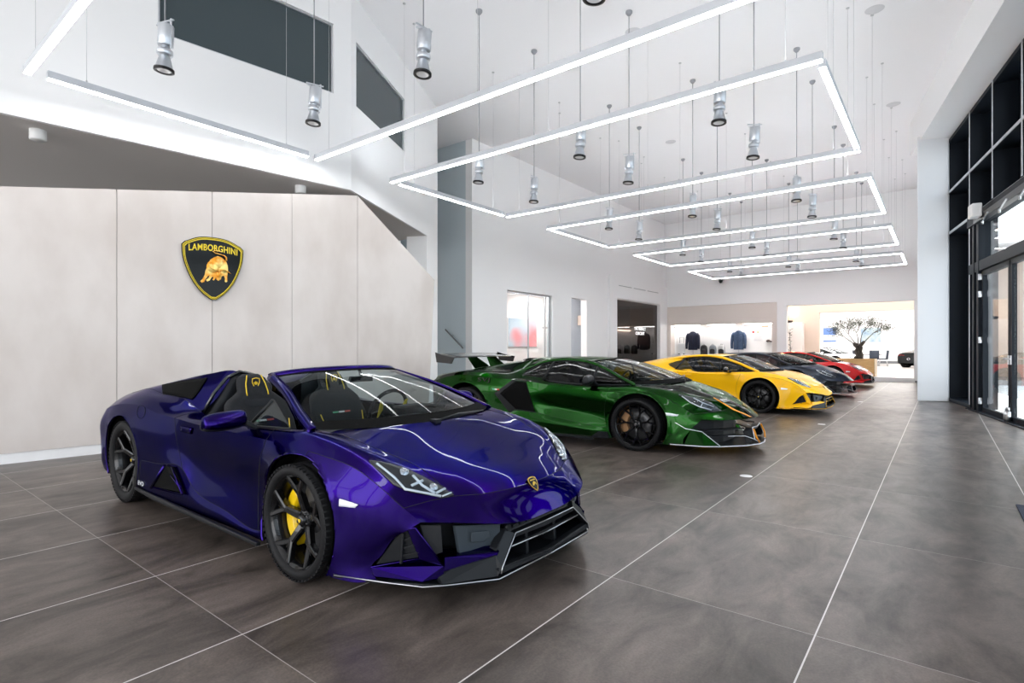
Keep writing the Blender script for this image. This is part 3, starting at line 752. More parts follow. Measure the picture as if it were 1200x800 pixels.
# ---------------------------------------------------------------- low V10 sports car
H_ARCH = [(1.325, .33, .39), (-1.32, .345, .40)]
def h_table(spyder):
    T = [
     # 0 centre        1               2               3               4               5               6               7               8               9               10
     [(2.41,0,.362),(2.41,.2,.366),(2.40,.35,.382),(2.355,.5,.412),(2.25,.65,.434),(2.16,.765,.448),(2.11,.803,.41),(2.04,.832,.364),(1.975,.858,.27),(1.92,.88,.20),(1.95,.87,.14)],
     [(2.30,0,.520),(2.29,.2,.520),(2.25,.40,.525),(2.18,.555,.535),(2.13,.70,.53),(2.085,.81,.515),(2.03,.845,.42),(1.97,.868,.34),(1.90,.89,.25),(1.86,.905,.19),(1.85,.92,.12)],
     [(2.0,0,.668),(2.0,.2,.667),(2.0,.41,.666),(1.99,.60,.664),(1.98,.74,.655),(1.975,.85,.60),(1.92,.89,.48),(1.87,.91,.36),(1.81,.925,.26),(1.78,.935,.19),(1.77,.945,.12)],
     [(1.76,0,.757),(1.76,.2,.757),(1.76,.385,.756),(1.75,.685,.748),(1.76,.79,.745),(1.79,.872,.682),(1.76,.925,.54),(1.74,.94,.38),(1.73,.948,.26),(1.72,.95,.19),(1.71,.955,.12)],
     [(1.535,0,.827),(1.53,.15,.827),(1.49,.35,.826),(1.36,.735,.818),(1.45,.81,.808),(1.53,.892,.722),(1.53,.948,.60),(1.53,.955,.42),(1.53,.955,.27),(1.53,.955,.19),(1.53,.955,.13)],
     [(1.31,0,.86),(1.31,.2,.86),(1.28,.4,.84),(1.24,.765,.825),(1.27,.835,.826),(1.31,.905,.742),(1.31,.955,.69),(1.31,.955,.45),(1.31,.955,.3),(1.31,.955,.19),(1.31,.955,.13)],
     [(1.10,0,.86),(1.10,.2,.86),(1.10,.4,.84),(1.10,.78,.818),(1.11,.845,.818),(1.12,.91,.75),(1.10,.945,.67),(1.08,.94,.45),(1.10,.945,.25),(1.10,.95,.19),(1.10,.95,.155)],
     [(.92,0,.85),(.92,.2,.85),(.92,.4,.84),(.94,.785,.812),(.945,.85,.81),(.95,.908,.756),(.905,.92,.64),(.87,.912,.45),(.925,.945,.205),(.92,.95,.187),(.92,.95,.158)],
     [(.5,0,.85),(.5,.2,.85),(.5,.4,.84),(.5,.785,.80),(.5,.855,.795),(.5,.903,.76),(.5,.908,.64),(.5,.90,.46),(.5,.94,.25),(.5,.955,.20),(.5,.95,.16)],
     [(0,0,.85),(0,.2,.85),(0,.4,.84),(0,.785,.792),(0,.86,.79),(0,.907,.768),(0,.905,.65),(0,.90,.48),(0,.935,.325),(0,.955,.23),(0,.955,.165)],
     ]
    if spyder:
        T += [
     [(-.42,0,1.0),(-.40,.25,1.06),(-.36,.45,1.125),(-.38,.72,.82),(-.385,.85,.80),(-.38,.905,.785),(-.34,.912,.66),(-.27,.915,.53),(-.17,.935,.43),(-.30,.96,.25),(-.40,.96,.175)],
     [(-.66,0,1.0),(-.66,.25,1.05),(-.66,.52,1.10),(-.66,.725,.90),(-.66,.86,.855),(-.65,.918,.80),(-.63,.938,.67),(-.60,.942,.54),(-.58,.948,.42),(-.66,.965,.25),(-.66,.965,.18)],
     [(-.97,0,.985),(-.97,.25,1.02),(-.97,.60,1.045),(-.97,.765,.93),(-.97,.855,.905),(-.97,.925,.838),(-.97,.96,.70),(-.97,.965,.54),(-.97,.965,.40),(-.97,.97,.26),(-.97,.965,.195)],
     [(-1.32,0,.95),(-1.32,.25,.97),(-1.32,.63,.99),(-1.32,.745,.955),(-1.32,.835,.91),(-1.32,.925,.835),(-1.32,.965,.735),(-1.32,.965,.5),(-1.32,.965,.3),(-1.32,.965,.2),(-1.32,.95,.15)],
     [(-1.66,0,.91),(-1.66,.25,.92),(-1.66,.62,.945),(-1.66,.735,.91),(-1.66,.815,.87),(-1.66,.925,.795),(-1.66,.965,.68),(-1.66,.965,.5),(-1.66,.96,.38),(-1.66,.955,.27),(-1.66,.95,.20)],
     [(-1.96,0,.875),(-1.96,.25,.88),(-1.96,.60,.895),(-1.95,.70,.87),(-1.94,.78,.83),(-1.93,.885,.74),(-1.93,.93,.63),(-1.93,.93,.48),(-1.93,.925,.38),(-1.93,.92,.28),(-1.93,.90,.22)],
     [(-2.10,0,.845),(-2.10,.25,.85),(-2.10,.52,.86),(-2.08,.64,.845),(-2.05,.74,.80),(-2.02,.82,.73),(-2.02,.86,.62),(-2.03,.86,.48),(-2.03,.85,.38),(-2.03,.84,.28),(-2.02,.82,.22)]]
    else:
        T += [
     [(-.42,0,1.15),(-.42,.2,1.148),(-.42,.42,1.135),(-.42,.60,1.08),(-.41,.85,.80),(-.38,.905,.785),(-.34,.912,.66),(-.27,.915,.53),(-.17,.935,.43),(-.30,.96,.25),(-.40,.96,.175)],
     [(-.66,0,1.125),(-.66,.2,1.122),(-.66,.42,1.105),(-.66,.61,1.055),(-.66,.86,.845),(-.65,.918,.80),(-.63,.938,.67),(-.60,.942,.54),(-.58,.948,.42),(-.66,.965,.25),(-.66,.965,.18)],
     [(-.97,0,1.08),(-.97,.2,1.075),(-.97,.42,1.06),(-.97,.63,1.01),(-.97,.845,.905),(-.97,.925,.835),(-.97,.96,.70),(-.97,.965,.54),(-.97,.965,.40),(-.97,.97,.26),(-.97,.965,.195)],
     [(-1.32,0,1.01),(-1.32,.2,1.008),(-1.32,.42,.995),(-1.32,.65,.965),(-1.32,.82,.91),(-1.32,.925,.83),(-1.32,.965,.735),(-1.32,.965,.5),(-1.32,.965,.3),(-1.32,.965,.2),(-1.32,.95,.15)],
     [(-1.66,0,.945),(-1.66,.2,.943),(-1.66,.42,.935),(-1.66,.65,.915),(-1.66,.80,.87),(-1.66,.925,.79),(-1.66,.965,.68),(-1.66,.965,.5),(-1.66,.96,.38),(-1.66,.955,.27),(-1.66,.95,.20)],
     [(-1.96,0,.885),(-1.96,.2,.885),(-1.96,.42,.88),(-1.95,.64,.865),(-1.94,.78,.82),(-1.93,.885,.74),(-1.93,.93,.63),(-1.93,.93,.48),(-1.93,.925,.38),(-1.93,.92,.28),(-1.93,.90,.22)],
     [(-2.10,0,.86),(-2.10,.2,.86),(-2.10,.42,.855),(-2.08,.62,.84),(-2.05,.74,.80),(-2.02,.82,.73),(-2.02,.86,.62),(-2.03,.86,.48),(-2.03,.85,.38),(-2.03,.84,.28),(-2.02,.82,.22)]]
    return T

def h_region(spyder):
    def reg(s, t):
        if t < 3 and 4 <= s < 10: return None                       # cabin opening
        if t < 3 and 10 <= s < 11 and spyder: return 'engine_cover'
        if s < 1 and t < 5: return 'nose'
        if t >= 5 and s < 4.6: return 'nose'
        if 1 <= s < 4 and t < 3: return 'bonnet'
        if s < 7 and t < 8: return 'front_fender'
        if t >= 8 and 5.5 <= s < 11.7: return 'side_skirt'
        if 7 <= s < 10 and 3 <= t < 8: return 'door'
        if t < 3 and s >= 10: return 'engine_cover'
        if s > 14.6 and t >= 5: return 'rear_bumper'
        return 'rear_quarter'
    return reg

def mirror_part(parent, m_body, m_blk, m_glass, c, side, k=1.):
    """door mirror: housing lofted along its length, on an angled foot"""
    sec = [(-.172, .55, .0), (-.16, .80, .0), (-.08, 1., .0), (.02, 1., .0), (.09, .92, .005), (.115, .7, .01), (.12, .4, .01)]
    rows = []; prof = [(-.062, -.010), (-.03, .040), (.015, .046), (.05, .034), (.072, .006), (.066, -.024), (.02, -.036), (-.05, -.034)]
    for y, f, dz in sec:
        r = [Vector((c[0] + (px * f - .25 * y * .9) * k * 1.05, side * (c[1] - y * k) , c[2] + (pz * 1.55 * f + dz) * k)) for px, pz in prof]; rows.append(r + [r[0]])
    mb = MB().grid(rows, 0, True)
    for q in range(len(mb.m)): mb.m[q] = 1 if q % 8 in (5, 6, 7) else 0
    mb.add(rows[0][:-1], [tuple(range(8))]); mb.add(rows[-1][:-1], [tuple(range(8))])
    h = mb.build('door_mirror', [m_body, m_blk], parent); h.modifiers.new('s', 'SUBSURF').render_levels = 2
    b = MB(); b.prism([Vector((c[0] + .03, side * (c[1] - .10), c[2] - .03)), Vector((c[0] - .05, side * (c[1] - .10), c[2] - .03)), Vector((c[0] - .03, side * (c[1] - .20), c[2] - .095)), Vector((c[0] + .07, side * (c[1] - .20), c[2] - .095))], (0, 0, .035))
    b.build('mirror_foot', m_blk, h, bevel=.008)
    bb = MB()
    r0 = [Vector((p.x - .002, p.y, p.z - .014)) for p in rows[1][:-1]]
    bb.prism([Vector((c[0] - .058, side * (c[1] + .13), c[2] - .02)), Vector((c[0] - .062, side * (c[1] - .10), c[2] - .02)), Vector((c[0] - .058, side * (c[1] - .10), c[2] + .025)), Vector((c[0] - .05, side * (c[1] + .13), c[2] + .025))], (-.004, 0, 0))
    bb.build('mirror_glass', m_glass, h)
    return h

def sport_seat(parent, y, m_main, m_side, m_st, badge, x=-.08, z0=.34, stripe=True):
    """bucket seat with tall one-piece back and headrest"""
    def back(u):            # u 0..1 up the back: centre line x,z, half width
        z = z0 + .02 + u * .74; xx = x - .02 - u * .24 - .05 * u * u
        pts = [(0, .25), (.25, .265), (.5, .275), (.68, .25), (.76, .20), (.80, .135), (.9, .13), (1, .105)]
        for (a, wa), (b, wb) in zip(pts, pts[1:]):
            if u <= b: hw = wa + (wb - wa) * (u - a) / (b - a); break
        return xx, z, hw
    rows = []
    N = 22
    for i in range(N + 1):
        u = i / N; xx, z, hw = back(u); r = []
        bol = .075 * max(0, 1 - abs(u - .35) / .5)
        sh = .6 if i == N else 1
        for a in [k * 2 * pi / 20 for k in range(21)]:
            cx, cy = cos(a), sin(a)
            yy = hw * sh * (abs(cy) ** .7) * (1 if cy > 0 else -1)
            dx = .06 * sh * cx + (bol * (abs(cy) ** 3) if cx > -.3 else 0)
            if u > .76: dx = .055 * sh * cx + .02
            r.append(Vector((xx + dx, y + yy, z)))
        rows.append(r)
    s = MB().grid(rows, 0, True); s.add(rows[-1][:-1], [tuple(range(20))])
    seat = s.build('seat', m_main, parent)
    c = MB(); rows2 = []
    for i in range(9):
        u = i / 8; xx = x + .02 + u * .48; zz = z0 + .03 + u * .07; rows2.append([Vector((xx, y + yy, zz + dz)) for yy, dz in ((-.27, -.1), (-.27, .06), (-.2, .06), (-.15, .0), (.15, .0), (.2, .06), (.27, .06), (.27, -.1))])
    c.grid(rows2, 0, True); c.add(rows2[-1], [tuple(range(8))]); c.build('seat_cushion', m_side, seat)
    # inset pad, seams and crest on the head restraint
    fx = lambda u: back(u)[0] + .062
    def pt(u, v, o=.004): xx, z, hw = back(u); return Vector((xx + (.062 if u < .76 else .076) + o - .012 * abs(v) ** 2, y + v * hw, z))
    for sg in (-1, 1):
        st = MB().tube([pt(.99, .55 * sg), pt(.9, .62 * sg), pt(.81, .66 * sg), pt(.775, .50 * sg, .0)], .0045, 6); st.build('stitching', m_st, seat)
        st = MB().tube([pt(.50, .80 * sg, .02), pt(.36, .74 * sg, .03), pt(.2, .70 * sg, .03)], .0045, 6); st.build('stitching', m_st, seat)
    pad = MB(); pad.grid([[pt(.735, v, .003) for v in (-.5, -.25, 0, .25, .5)], [pt(.70, v, .008) for v in (-.5, -.25, 0, .25, .5)], [pt(.655, v, .003) for v in (-.32, -.16, 0, .16, .32)]], 0, True)
    pad.build('shoulder_pad', m_side, seat)
    if badge:
        p = pt(.905, 0, .004); sh = [(-.8, .8), (0, .95), (.8, .8), (.85, .2), (.45, -.6), (0, -1), (-.45, -.6), (-.85, .2)]
        b = MB(); b.tube([p + Vector((.002, q * .036, w_ * .044)) for q, w_ in sh], .004, 6, closed=True)
        b.prism([p + Vector((.0, q * .014, w_ * .016)) for q, w_ in ((-1.2, .2), (-.3, .9), (.9, .6), (1.1, -.3), (.3, -.9), (-.6, -.8))], (.003, 0, 0))
        b.build('headrest_crest', stitch_y, seat)
    if stripe:
        for k, cm in enumerate((stripe_g, stripe_w, stripe_r)):
            MB().prism([pt(.50, -.34 + k * .23, .012), pt(.50, -.13 + k * .23, .012), pt(.518, -.13 + k * .23, .012), pt(.518, -.34 + k * .23, .012)], (.002, 0, 0)).build('tricolour_stripe', cm, seat)
    return seat
stripe_g = mat('stripe_green', (.10, .45, .25), .5); stripe_w = mat('stripe_white', (.8, .8, .8), .5); stripe_r = mat('stripe_red', (.6, .08, .06), .5)

def interior(root, seats=True, seat_m=None, side_m=None, st_m=None, badge=False, stripe=False, xo=0., trim=None):
    trim = trim or leather
    d = MB(); rows = []
    for x, z in ((1.62, .70), (1.45, .755), (1.15, .775), (.86, .77), (.74, .72), (.72, .60), (.80, .45)):
        rows.append([Vector((x + xo - .10 * (abs(y) / .7) ** 2 * (1 if x > 1 else 0), y, z + (.02 if y > .1 and .7 < x < 1.2 else 0) - .05 * (abs(y) / .75) ** 4)) for y in (-.76, -.6, -.4, -.2, 0, .2, .37, .5, .62, .76)])
    dash = d.grid(rows, 0, True).build('dashboard', trim, root)
    MB().shell([[Vector((.86 + xo, y, .79)) for y in (.2, .37, .54)], [Vector((.80 + xo, y, .85)) for y in (.22, .37, .52)], [Vector((.95 + xo, y, .845)) for y in (.2, .37, .54)]], .012).build('instrument_hood', trim, dash)
    MB().cbox((.76 + xo, 0, .63), (.03, .20, .16), rot=Matrix.Rotation(radians(-28), 3, 'Y')).build('centre_screen', gloss_black, dash, bevel=.006)
    # tub
    t = MB(); xa, xb = -.52 + xo, 1.35 + xo
    t.box(xa, xb, -.80, .80, .17, .19)
    for s_ in (-1, 1): t.prism([(xb, s_ * .80, .18), (xa, s_ * .80, .18), (xa, s_ * .785, .775), (0, s_ * .785, .77), (.8 + xo, s_ * .785, .785), (xb - .1, s_ * .785, .79)], (0, s_ * .012, 0))
    t.prism([(xa, -.8, .18), (xa, .8, .18), (xa - .02, .62, .80), (xa - .02, -.62, .80)], (-.02, 0, 0))
    t.prism([(xb, -.8, .18), (xb, .8, .18), (xb, .75, .72), (xb, -.75, .72)], (.02, 0, 0))
    t.build('cabin_tub', car_liner, root)
    MB().shell([[Vector((x + xo, -.12, z)), Vector((x + xo, -.05, z + .03)), Vector((x + xo, .05, z + .03)), Vector((x + xo, .12, z))] for x, z in ((-.5, .52), (0, .48), (.45, .46), (.78, .56))], -.08).build('centre_console', trim, root)
    # steering wheel
    cw = Vector((.56 + xo, .37, .80)); R = Matrix.Translation(cw) @ Matrix.Rotation(radians(-68), 4, 'Y')
    ring = [R @ Vector((.175 * cos(a) * (1 if cos(a) > -.85 else .93), .185 * sin(a), 0)) for a in [2 * pi * k / 40 for k in range(40)]]
    sw = MB().tube(ring, .0155, 10, closed=True).build('steering_wheel', leather, root)
    hb = MB(); hb.lathe([(0, .02), (.05, .02), (.062, 0), (.062, -.03), (.03, -.05), (.03, -.16)], 20, 0, R)
    for a in (pi / 2 + .25, -pi / 2 - .25, pi): hb.bar(R @ Vector((.04 * cos(a), .04 * sin(a), 0)), R @ Vector((.172 * cos(a), .172 * sin(a), 0)), .04, .018, up=R.to_3x3() @ Vector((0, 0, 1)))
    hb.build('steering_hub', dark_plastic, sw)
    pd = MB()
    for s_ in (-1, 1): pd.prism([R @ Vector((.03, s_ * .10, -.04)), R @ Vector((.10, s_ * .12, -.04)), R @ Vector((.11, s_ * .145, -.04)), R @ Vector((-.05, s_ * .135, -.04))], R.to_3x3() @ Vector((0, 0, -.008)))
    pd.build('shift_paddle', st_m or dark_plastic, sw)
    if seats:
        for y in (-.37, .37): sport_seat(root, y, seat_m or alcantara, side_m or leather, st_m or leather, badge, x=-.0 + xo * .5, stripe=stripe)

def blend_curve(A, B, t): return [Vector(a).lerp(Vector(b), t) for a, b in zip(A, B)]
def windscreen(root, base, head, bulge=.05, n=8, m=None):
    """base, head: half curves from centre to corner, mirrored; a bowed sheet between them"""
    def full(c): c = crom(c, 5); return [Vector((p.x, -p.y, p.z)) for p in reversed(c[1:])] + c
    A, B = full(base), full(head); rows = []
    for i in range(n + 1):
        t = i / n; r = blend_curve(A, B, t)
        for q, p in enumerate(r):
            k = 4 * t * (1 - t) * bulge; w_ = 1 - abs(2 * q / (len(r) - 1) - 1) ** 4
            p.z += k * (.3 + .7 * w_); p.x += k * .3
        rows.append(r)
    g = MB().grid(rows, 0, True).build('windscreen', m or screen_glass, root)
    # black printed border
    f = MB(); nn = len(rows[0]) - 1
    lo = [p + Vector((.002, 0, .003)) for p in rows[0]]; l2 = [rows[0][i].lerp(rows[1][i], .9) + Vector((.002, 0, .003)) for i in range(nn + 1)]
    f.grid([lo, l2], 0, True); f.grid([[p + Vector((.002, 0, .003)) for p in rows[-1]], [rows[-1][i].lerp(rows[-2][i], .35) + Vector((.002, 0, .003)) for i in range(nn + 1)]], 0, True)
    for e in (0, nn): f.grid([[r[e] + Vector((.002, 0, .003)) for r in rows], [r[e].lerp(r[e + (1 if e == 0 else -1)], .9) + Vector((.002, 0, .003)) for r in rows]], 0, True)
    f.build('screen_border', car_liner, g)
    return g, rows
def wiper(parent, a, b, z_off=.012):
    a = Vector(a); b = Vector(b); m_ = MB().tube([a, a.lerp(b, .5) + Vector((0, 0, .015)), b], .008, 6).tube([a.lerp(b, .35), b + (b - a) * .12], .006, 6)
    m_.cbox(a, (.06, .05, .03)); m_.build('wiper', dark_plastic, parent)

def tri_badge(parent, c, n, up, s, name='bonnet_badge'):
    """gold-rimmed black shield badge"""
    n = Vector(n).normalized(); u = Vector(up); u = (u - n * u.dot(n)).normalized(); r = u.cross(n)
    sh = [(-.82, .78), (-.4, .93), (0, .97), (.4, .93), (.82, .78), (.86, .25), (.62, -.35), (.3, -.75), (0, -1), (-.3, -.75), (-.62, -.35), (-.86, .25)]
    P = lambda q, w_, k, o: Vector(c) + r * q * s * k + u * w_ * s * k + n * o
    b = MB().prism([P(q, w_, 1, 0) for q, w_ in sh], n * .003).build(name, badge_gold, parent)
    MB().prism([P(q, w_, .84, .003) for q, w_ in sh], n * .001).build('badge_field', badge_black, b)
    bull = [(-.55, -.25), (-.45, .05), (-.15, .35), (.2, .42), (.5, .2), (.55, -.3), (.42, -.35), (.35, -.05), (.1, -.1), (-.1, -.35), (-.2, -.2), (-.4, -.4)]
    MB().prism([P(q, w_, .7, .0042) for q, w_ in bull], n * .001).build('badge_bull', badge_gold, b)
    MB().prism([P(q, w_, .84, .0042) for q, w_ in ((-.6, .5), (.6, .5), (.6, .68), (-.6, .68))], n * .0008).build('badge_letters_bar', badge_gold, b)
    return b

def mir(v, s_): return Vector((v[0], v[1] * s_, v[2]))
def h_bumper(root, P, rwd=False, frame_m=None):
    """front intakes, fins, blades and splitter below the nose lip"""
    fr = frame_m
    rec = MB(); lip = [(2.39, 0, .356), (2.38, .35, .376), (2.335, .5, .405), (2.23, .65, .426), (2.14, .765, .436)]
    back = [(2.16, 0), (2.16, .35), (2.12, .5), (2.02, .64), (1.88, .78)]
    rec.grid([[Vector(p) for p in lip], [Vector((x, y, .40)) for x, y in back], [Vector((x, y, .13)) for x, y in back]], 0, False)
    rec.prism([(2.30, .02, .30), (2.30, .30, .30), (2.28, .30, .365), (2.30, .02, .355)], (-.06, 0, 0))
    rec.mirror_y().build('intake_recess', dark_plastic, root)
    sp = MB()
    top = [(2.43, 0), (2.415, .46), (2.25, .68), (2.175, .765), (2.0, .86), (1.72, .962)]
    o = [Vector((x, y, .115 + (.012 if k > 2 else 0))) for k, (x, y) in enumerate(top)]; i_ = [Vector((x - .35, y * .86, .115)) for x, y in top]
    for q in range(len(o) - 1):
        sp.prism([o[q], o[q + 1], i_[q + 1], i_[q]], (0, 0, .016))
    # angular frame of the middle intake
    sp.prism([(2.40, .30, .318), (2.425, .445, .185), (2.415, .47, .145), (2.39, .455, .245), (2.385, .44, .27), (2.37, .345, .345)], (-.05, 0, 0))
    sp.prism([(2.40, 0, .305), (2.40, .31, .318), (2.40, .315, .295), (2.40, 0, .282)], (-.06, 0, 0))
    sp.prism([(2.425, 0, .13), (2.42, .455, .15), (2.415, .47, .185), (2.43, 0, .155)], (-.04, 0, 0))
    sp.prism([(2.415, .47, .145), (2.39, .455, .245), (2.26, .645, .20), (2.225, .70, .165), (2.24, .69, .13)], (-.03, 0, 0))
    sp.mirror_y().build('front_splitter', dark_plastic, root, bevel=.003)
    ed = MB()
    ed.tube([(2.403, 0, .315), (2.403, .30, .320), (2.428, .445, .187), (2.428, .455, .155)], .0035, 6)
    ed.tube([(2.41, 0, .25), (2.41, .345, .262)], .0035, 6)
    ed.tube([(2.432, 0, .128), (2.418, .46, .128), (2.252, .682, .128), (2.178, .767, .13), (2.003, .862, .14), (1.725, .964, .14)], .004, 6)
    ed.mirror_y().build('splitter_edge', fr or steel, root)
    bars = MB()
    for z in (.225,): bars.prism([(2.37, 0, z), (2.37, .36, z + .005), (2.37, .37, z + .022), (2.37, 0, z + .02)], (-.05, 0, 0))
    for y in (.13,): bars.prism([(2.37, y, .15), (2.37, y + .025, .15), (2.36, y + .025, .30), (2.36, y, .30)], (-.09, 0, 0))
    bars.mirror_y().build('middle_grille', dark_plastic, root)
    rb = MB().prism([(2.365, -.30, .322), (2.365, .30, .322), (2.34, .30, .362), (2.34, -.30, .362)], (-.05, 0, 0))
    for k in range(9): rb.cbox((2.368, -.26 + k * .065, .345), (.012, .05, .016))
    rb.tube([(2.36, -.33, .352), (2.382, -.33, .352)], .018, 12); rb.build('sensor_bar', dark_plastic, root)
    for s_ in (1, -1):
        f = MB()
        f.prism([mir(v, s_) for v in ((2.104, .805, .414), (2.157, .768, .262), (2.229, .673, .212), (2.146, .786, .425))], (-.06, s_ * -.03, 0))
        f.prism([mir(v, s_) for v in ((1.916, .883, .204), (1.935, .878, .158), (2.165, .762, .150), (2.232, .678, .160), (2.232, .672, .219), (2.157, .768, .268))], (-.05, s_ * -.02, 0))
        f.prism([mir(v, s_) for v in ((2.232, .672, .221), (2.232, .676, .190), (2.395, .452, .232), (2.400, .440, .262))], (-.06, s_ * -.03, 0.0))
        f.prism([mir(v, s_) for v in ((2.232, .672, .221), (2.400, .440, .262), (2.33, .42, .272), (2.12, .62, .262))], (0, 0, -.012))
        f.build('bumper_fin', P, root, bevel=.003)
        MB().tube([mir(v, s_) for v in ((2.148, .790, .426), (2.233, .676, .218))], .004, 6).build('fin_highlight_edge', P, root)
        g = MB()
        q = [mir(v, s_) for v in ((2.035, .812, .366), (2.10, .785, .41), (2.148, .755, .262), (1.92, .862, .196))]
        g.prism(q, (-.03, s_ * -.02, 0))
        a, b_, c_, d_ = [Vector(v) for v in q]
        for t in (.25, .5, .75):
            p0 = b_.lerp(c_, t); p1 = a.lerp(d_, t); g.bar(p0 + Vector((.012, 0, 0)), p0.lerp(p1, .42) + Vector((.012, 0, 0)), .02, .008)
        g.bar(b_.lerp(a, .5) + Vector((.014, s_ * .01, 0)), c_.lerp(d_, .42) + Vector((.014, s_ * .01, 0)), .012, .012)
        g.build('corner_grille', dark_plastic, root)
        h = MB(); h.prism([mir(v, s_) for v in ((2.13, .735, .42), (2.19, .655, .41), (2.19, .64, .27), (2.15, .70, .25))], (-.01, 0, 0)); h.build('radiator_mesh', mesh_m, root)
        k = MB().prism([mir(v, s_) for v in ((2.24, .60, .402), (2.345, .36, .372), (2.345, .36, .262), (2.25, .575, .252))], (-.02, 0, 0))
        k.prism([mir(v, s_) for v in ((2.285, .53, .36), (2.325, .44, .352), (2.328, .43, .32), (2.31, .47, .30), (2.285, .53, .31))], (.006, 0, 0))
        k.build('duct_plate', duct_m, root, bevel=.004)
mesh_m = mat('radiator_mesh_black', (.02, .02, .022), .5)
duct_m = mat('duct_plate_grey', (.035, .045, .055), .35)

def h_lights(root, bvh):
    """slim headlamps: dark bowl, silver Y-shaped strips, two projectors, clear cover"""
    up = [(1.80, .795, .70), (1.97, .675, .655), (2.10, .585, .59), (2.185, .548, .55)]
    lo = [(1.81, .80, .69), (1.98, .79, .60), (2.05, .735, .56), (2.145, .585, .505)]
    for s_ in (1, -1):
        rows, t = patch(bvh, (up, lo), 12, 4, .002, s_)
        h = MB().shell(rows, t * .5).build('headlight', hl_dark, root)
        at = lambda u, v, o=.004: (lambda i, j: rows[i][j].lerp(rows[min(i + 1, 12)][j], u * 12 - i) + Vector((0, 0, o)))(min(int(u * 12), 11), int(round(v * 4)))
        st = MB()
        st.tube([at(.08, .5), at(.3, .75), at(.55, 1), at(.95, 1)], .007, 6)
        st.tube([at(.42, .25), at(.62, .5), at(.85, .75)], .008, 6); st.tube([at(.55, .25), at(.55, .75)], .008, 6); st.tube([at(.82, 0), at(.86, .75)], .007, 6); st.tube([at(.95, 0), at(.96, 1)], .005, 6)
        st.build('light_strip', drl, h)
        pj = MB()
        for u, v, r in ((.33, .25, .024), (.72, .25, .022)):
            c = at(u, v, .004); pj.lathe([(0, .010), (r * .6, .008), (r, .0), (r * 1.25, -.006)], 18, 0, Matrix.Translation(c) @ Matrix.Rotation(radians(50), 4, 'Y'))
        pj.build('projector_lens', hl_inner, h)
        r2 = [[p + Vector((.004, 0, .012)) for p in r] for r in rows]
        MB().grid(r2, 0, True).build('headlight_cover', hl_glass, h)

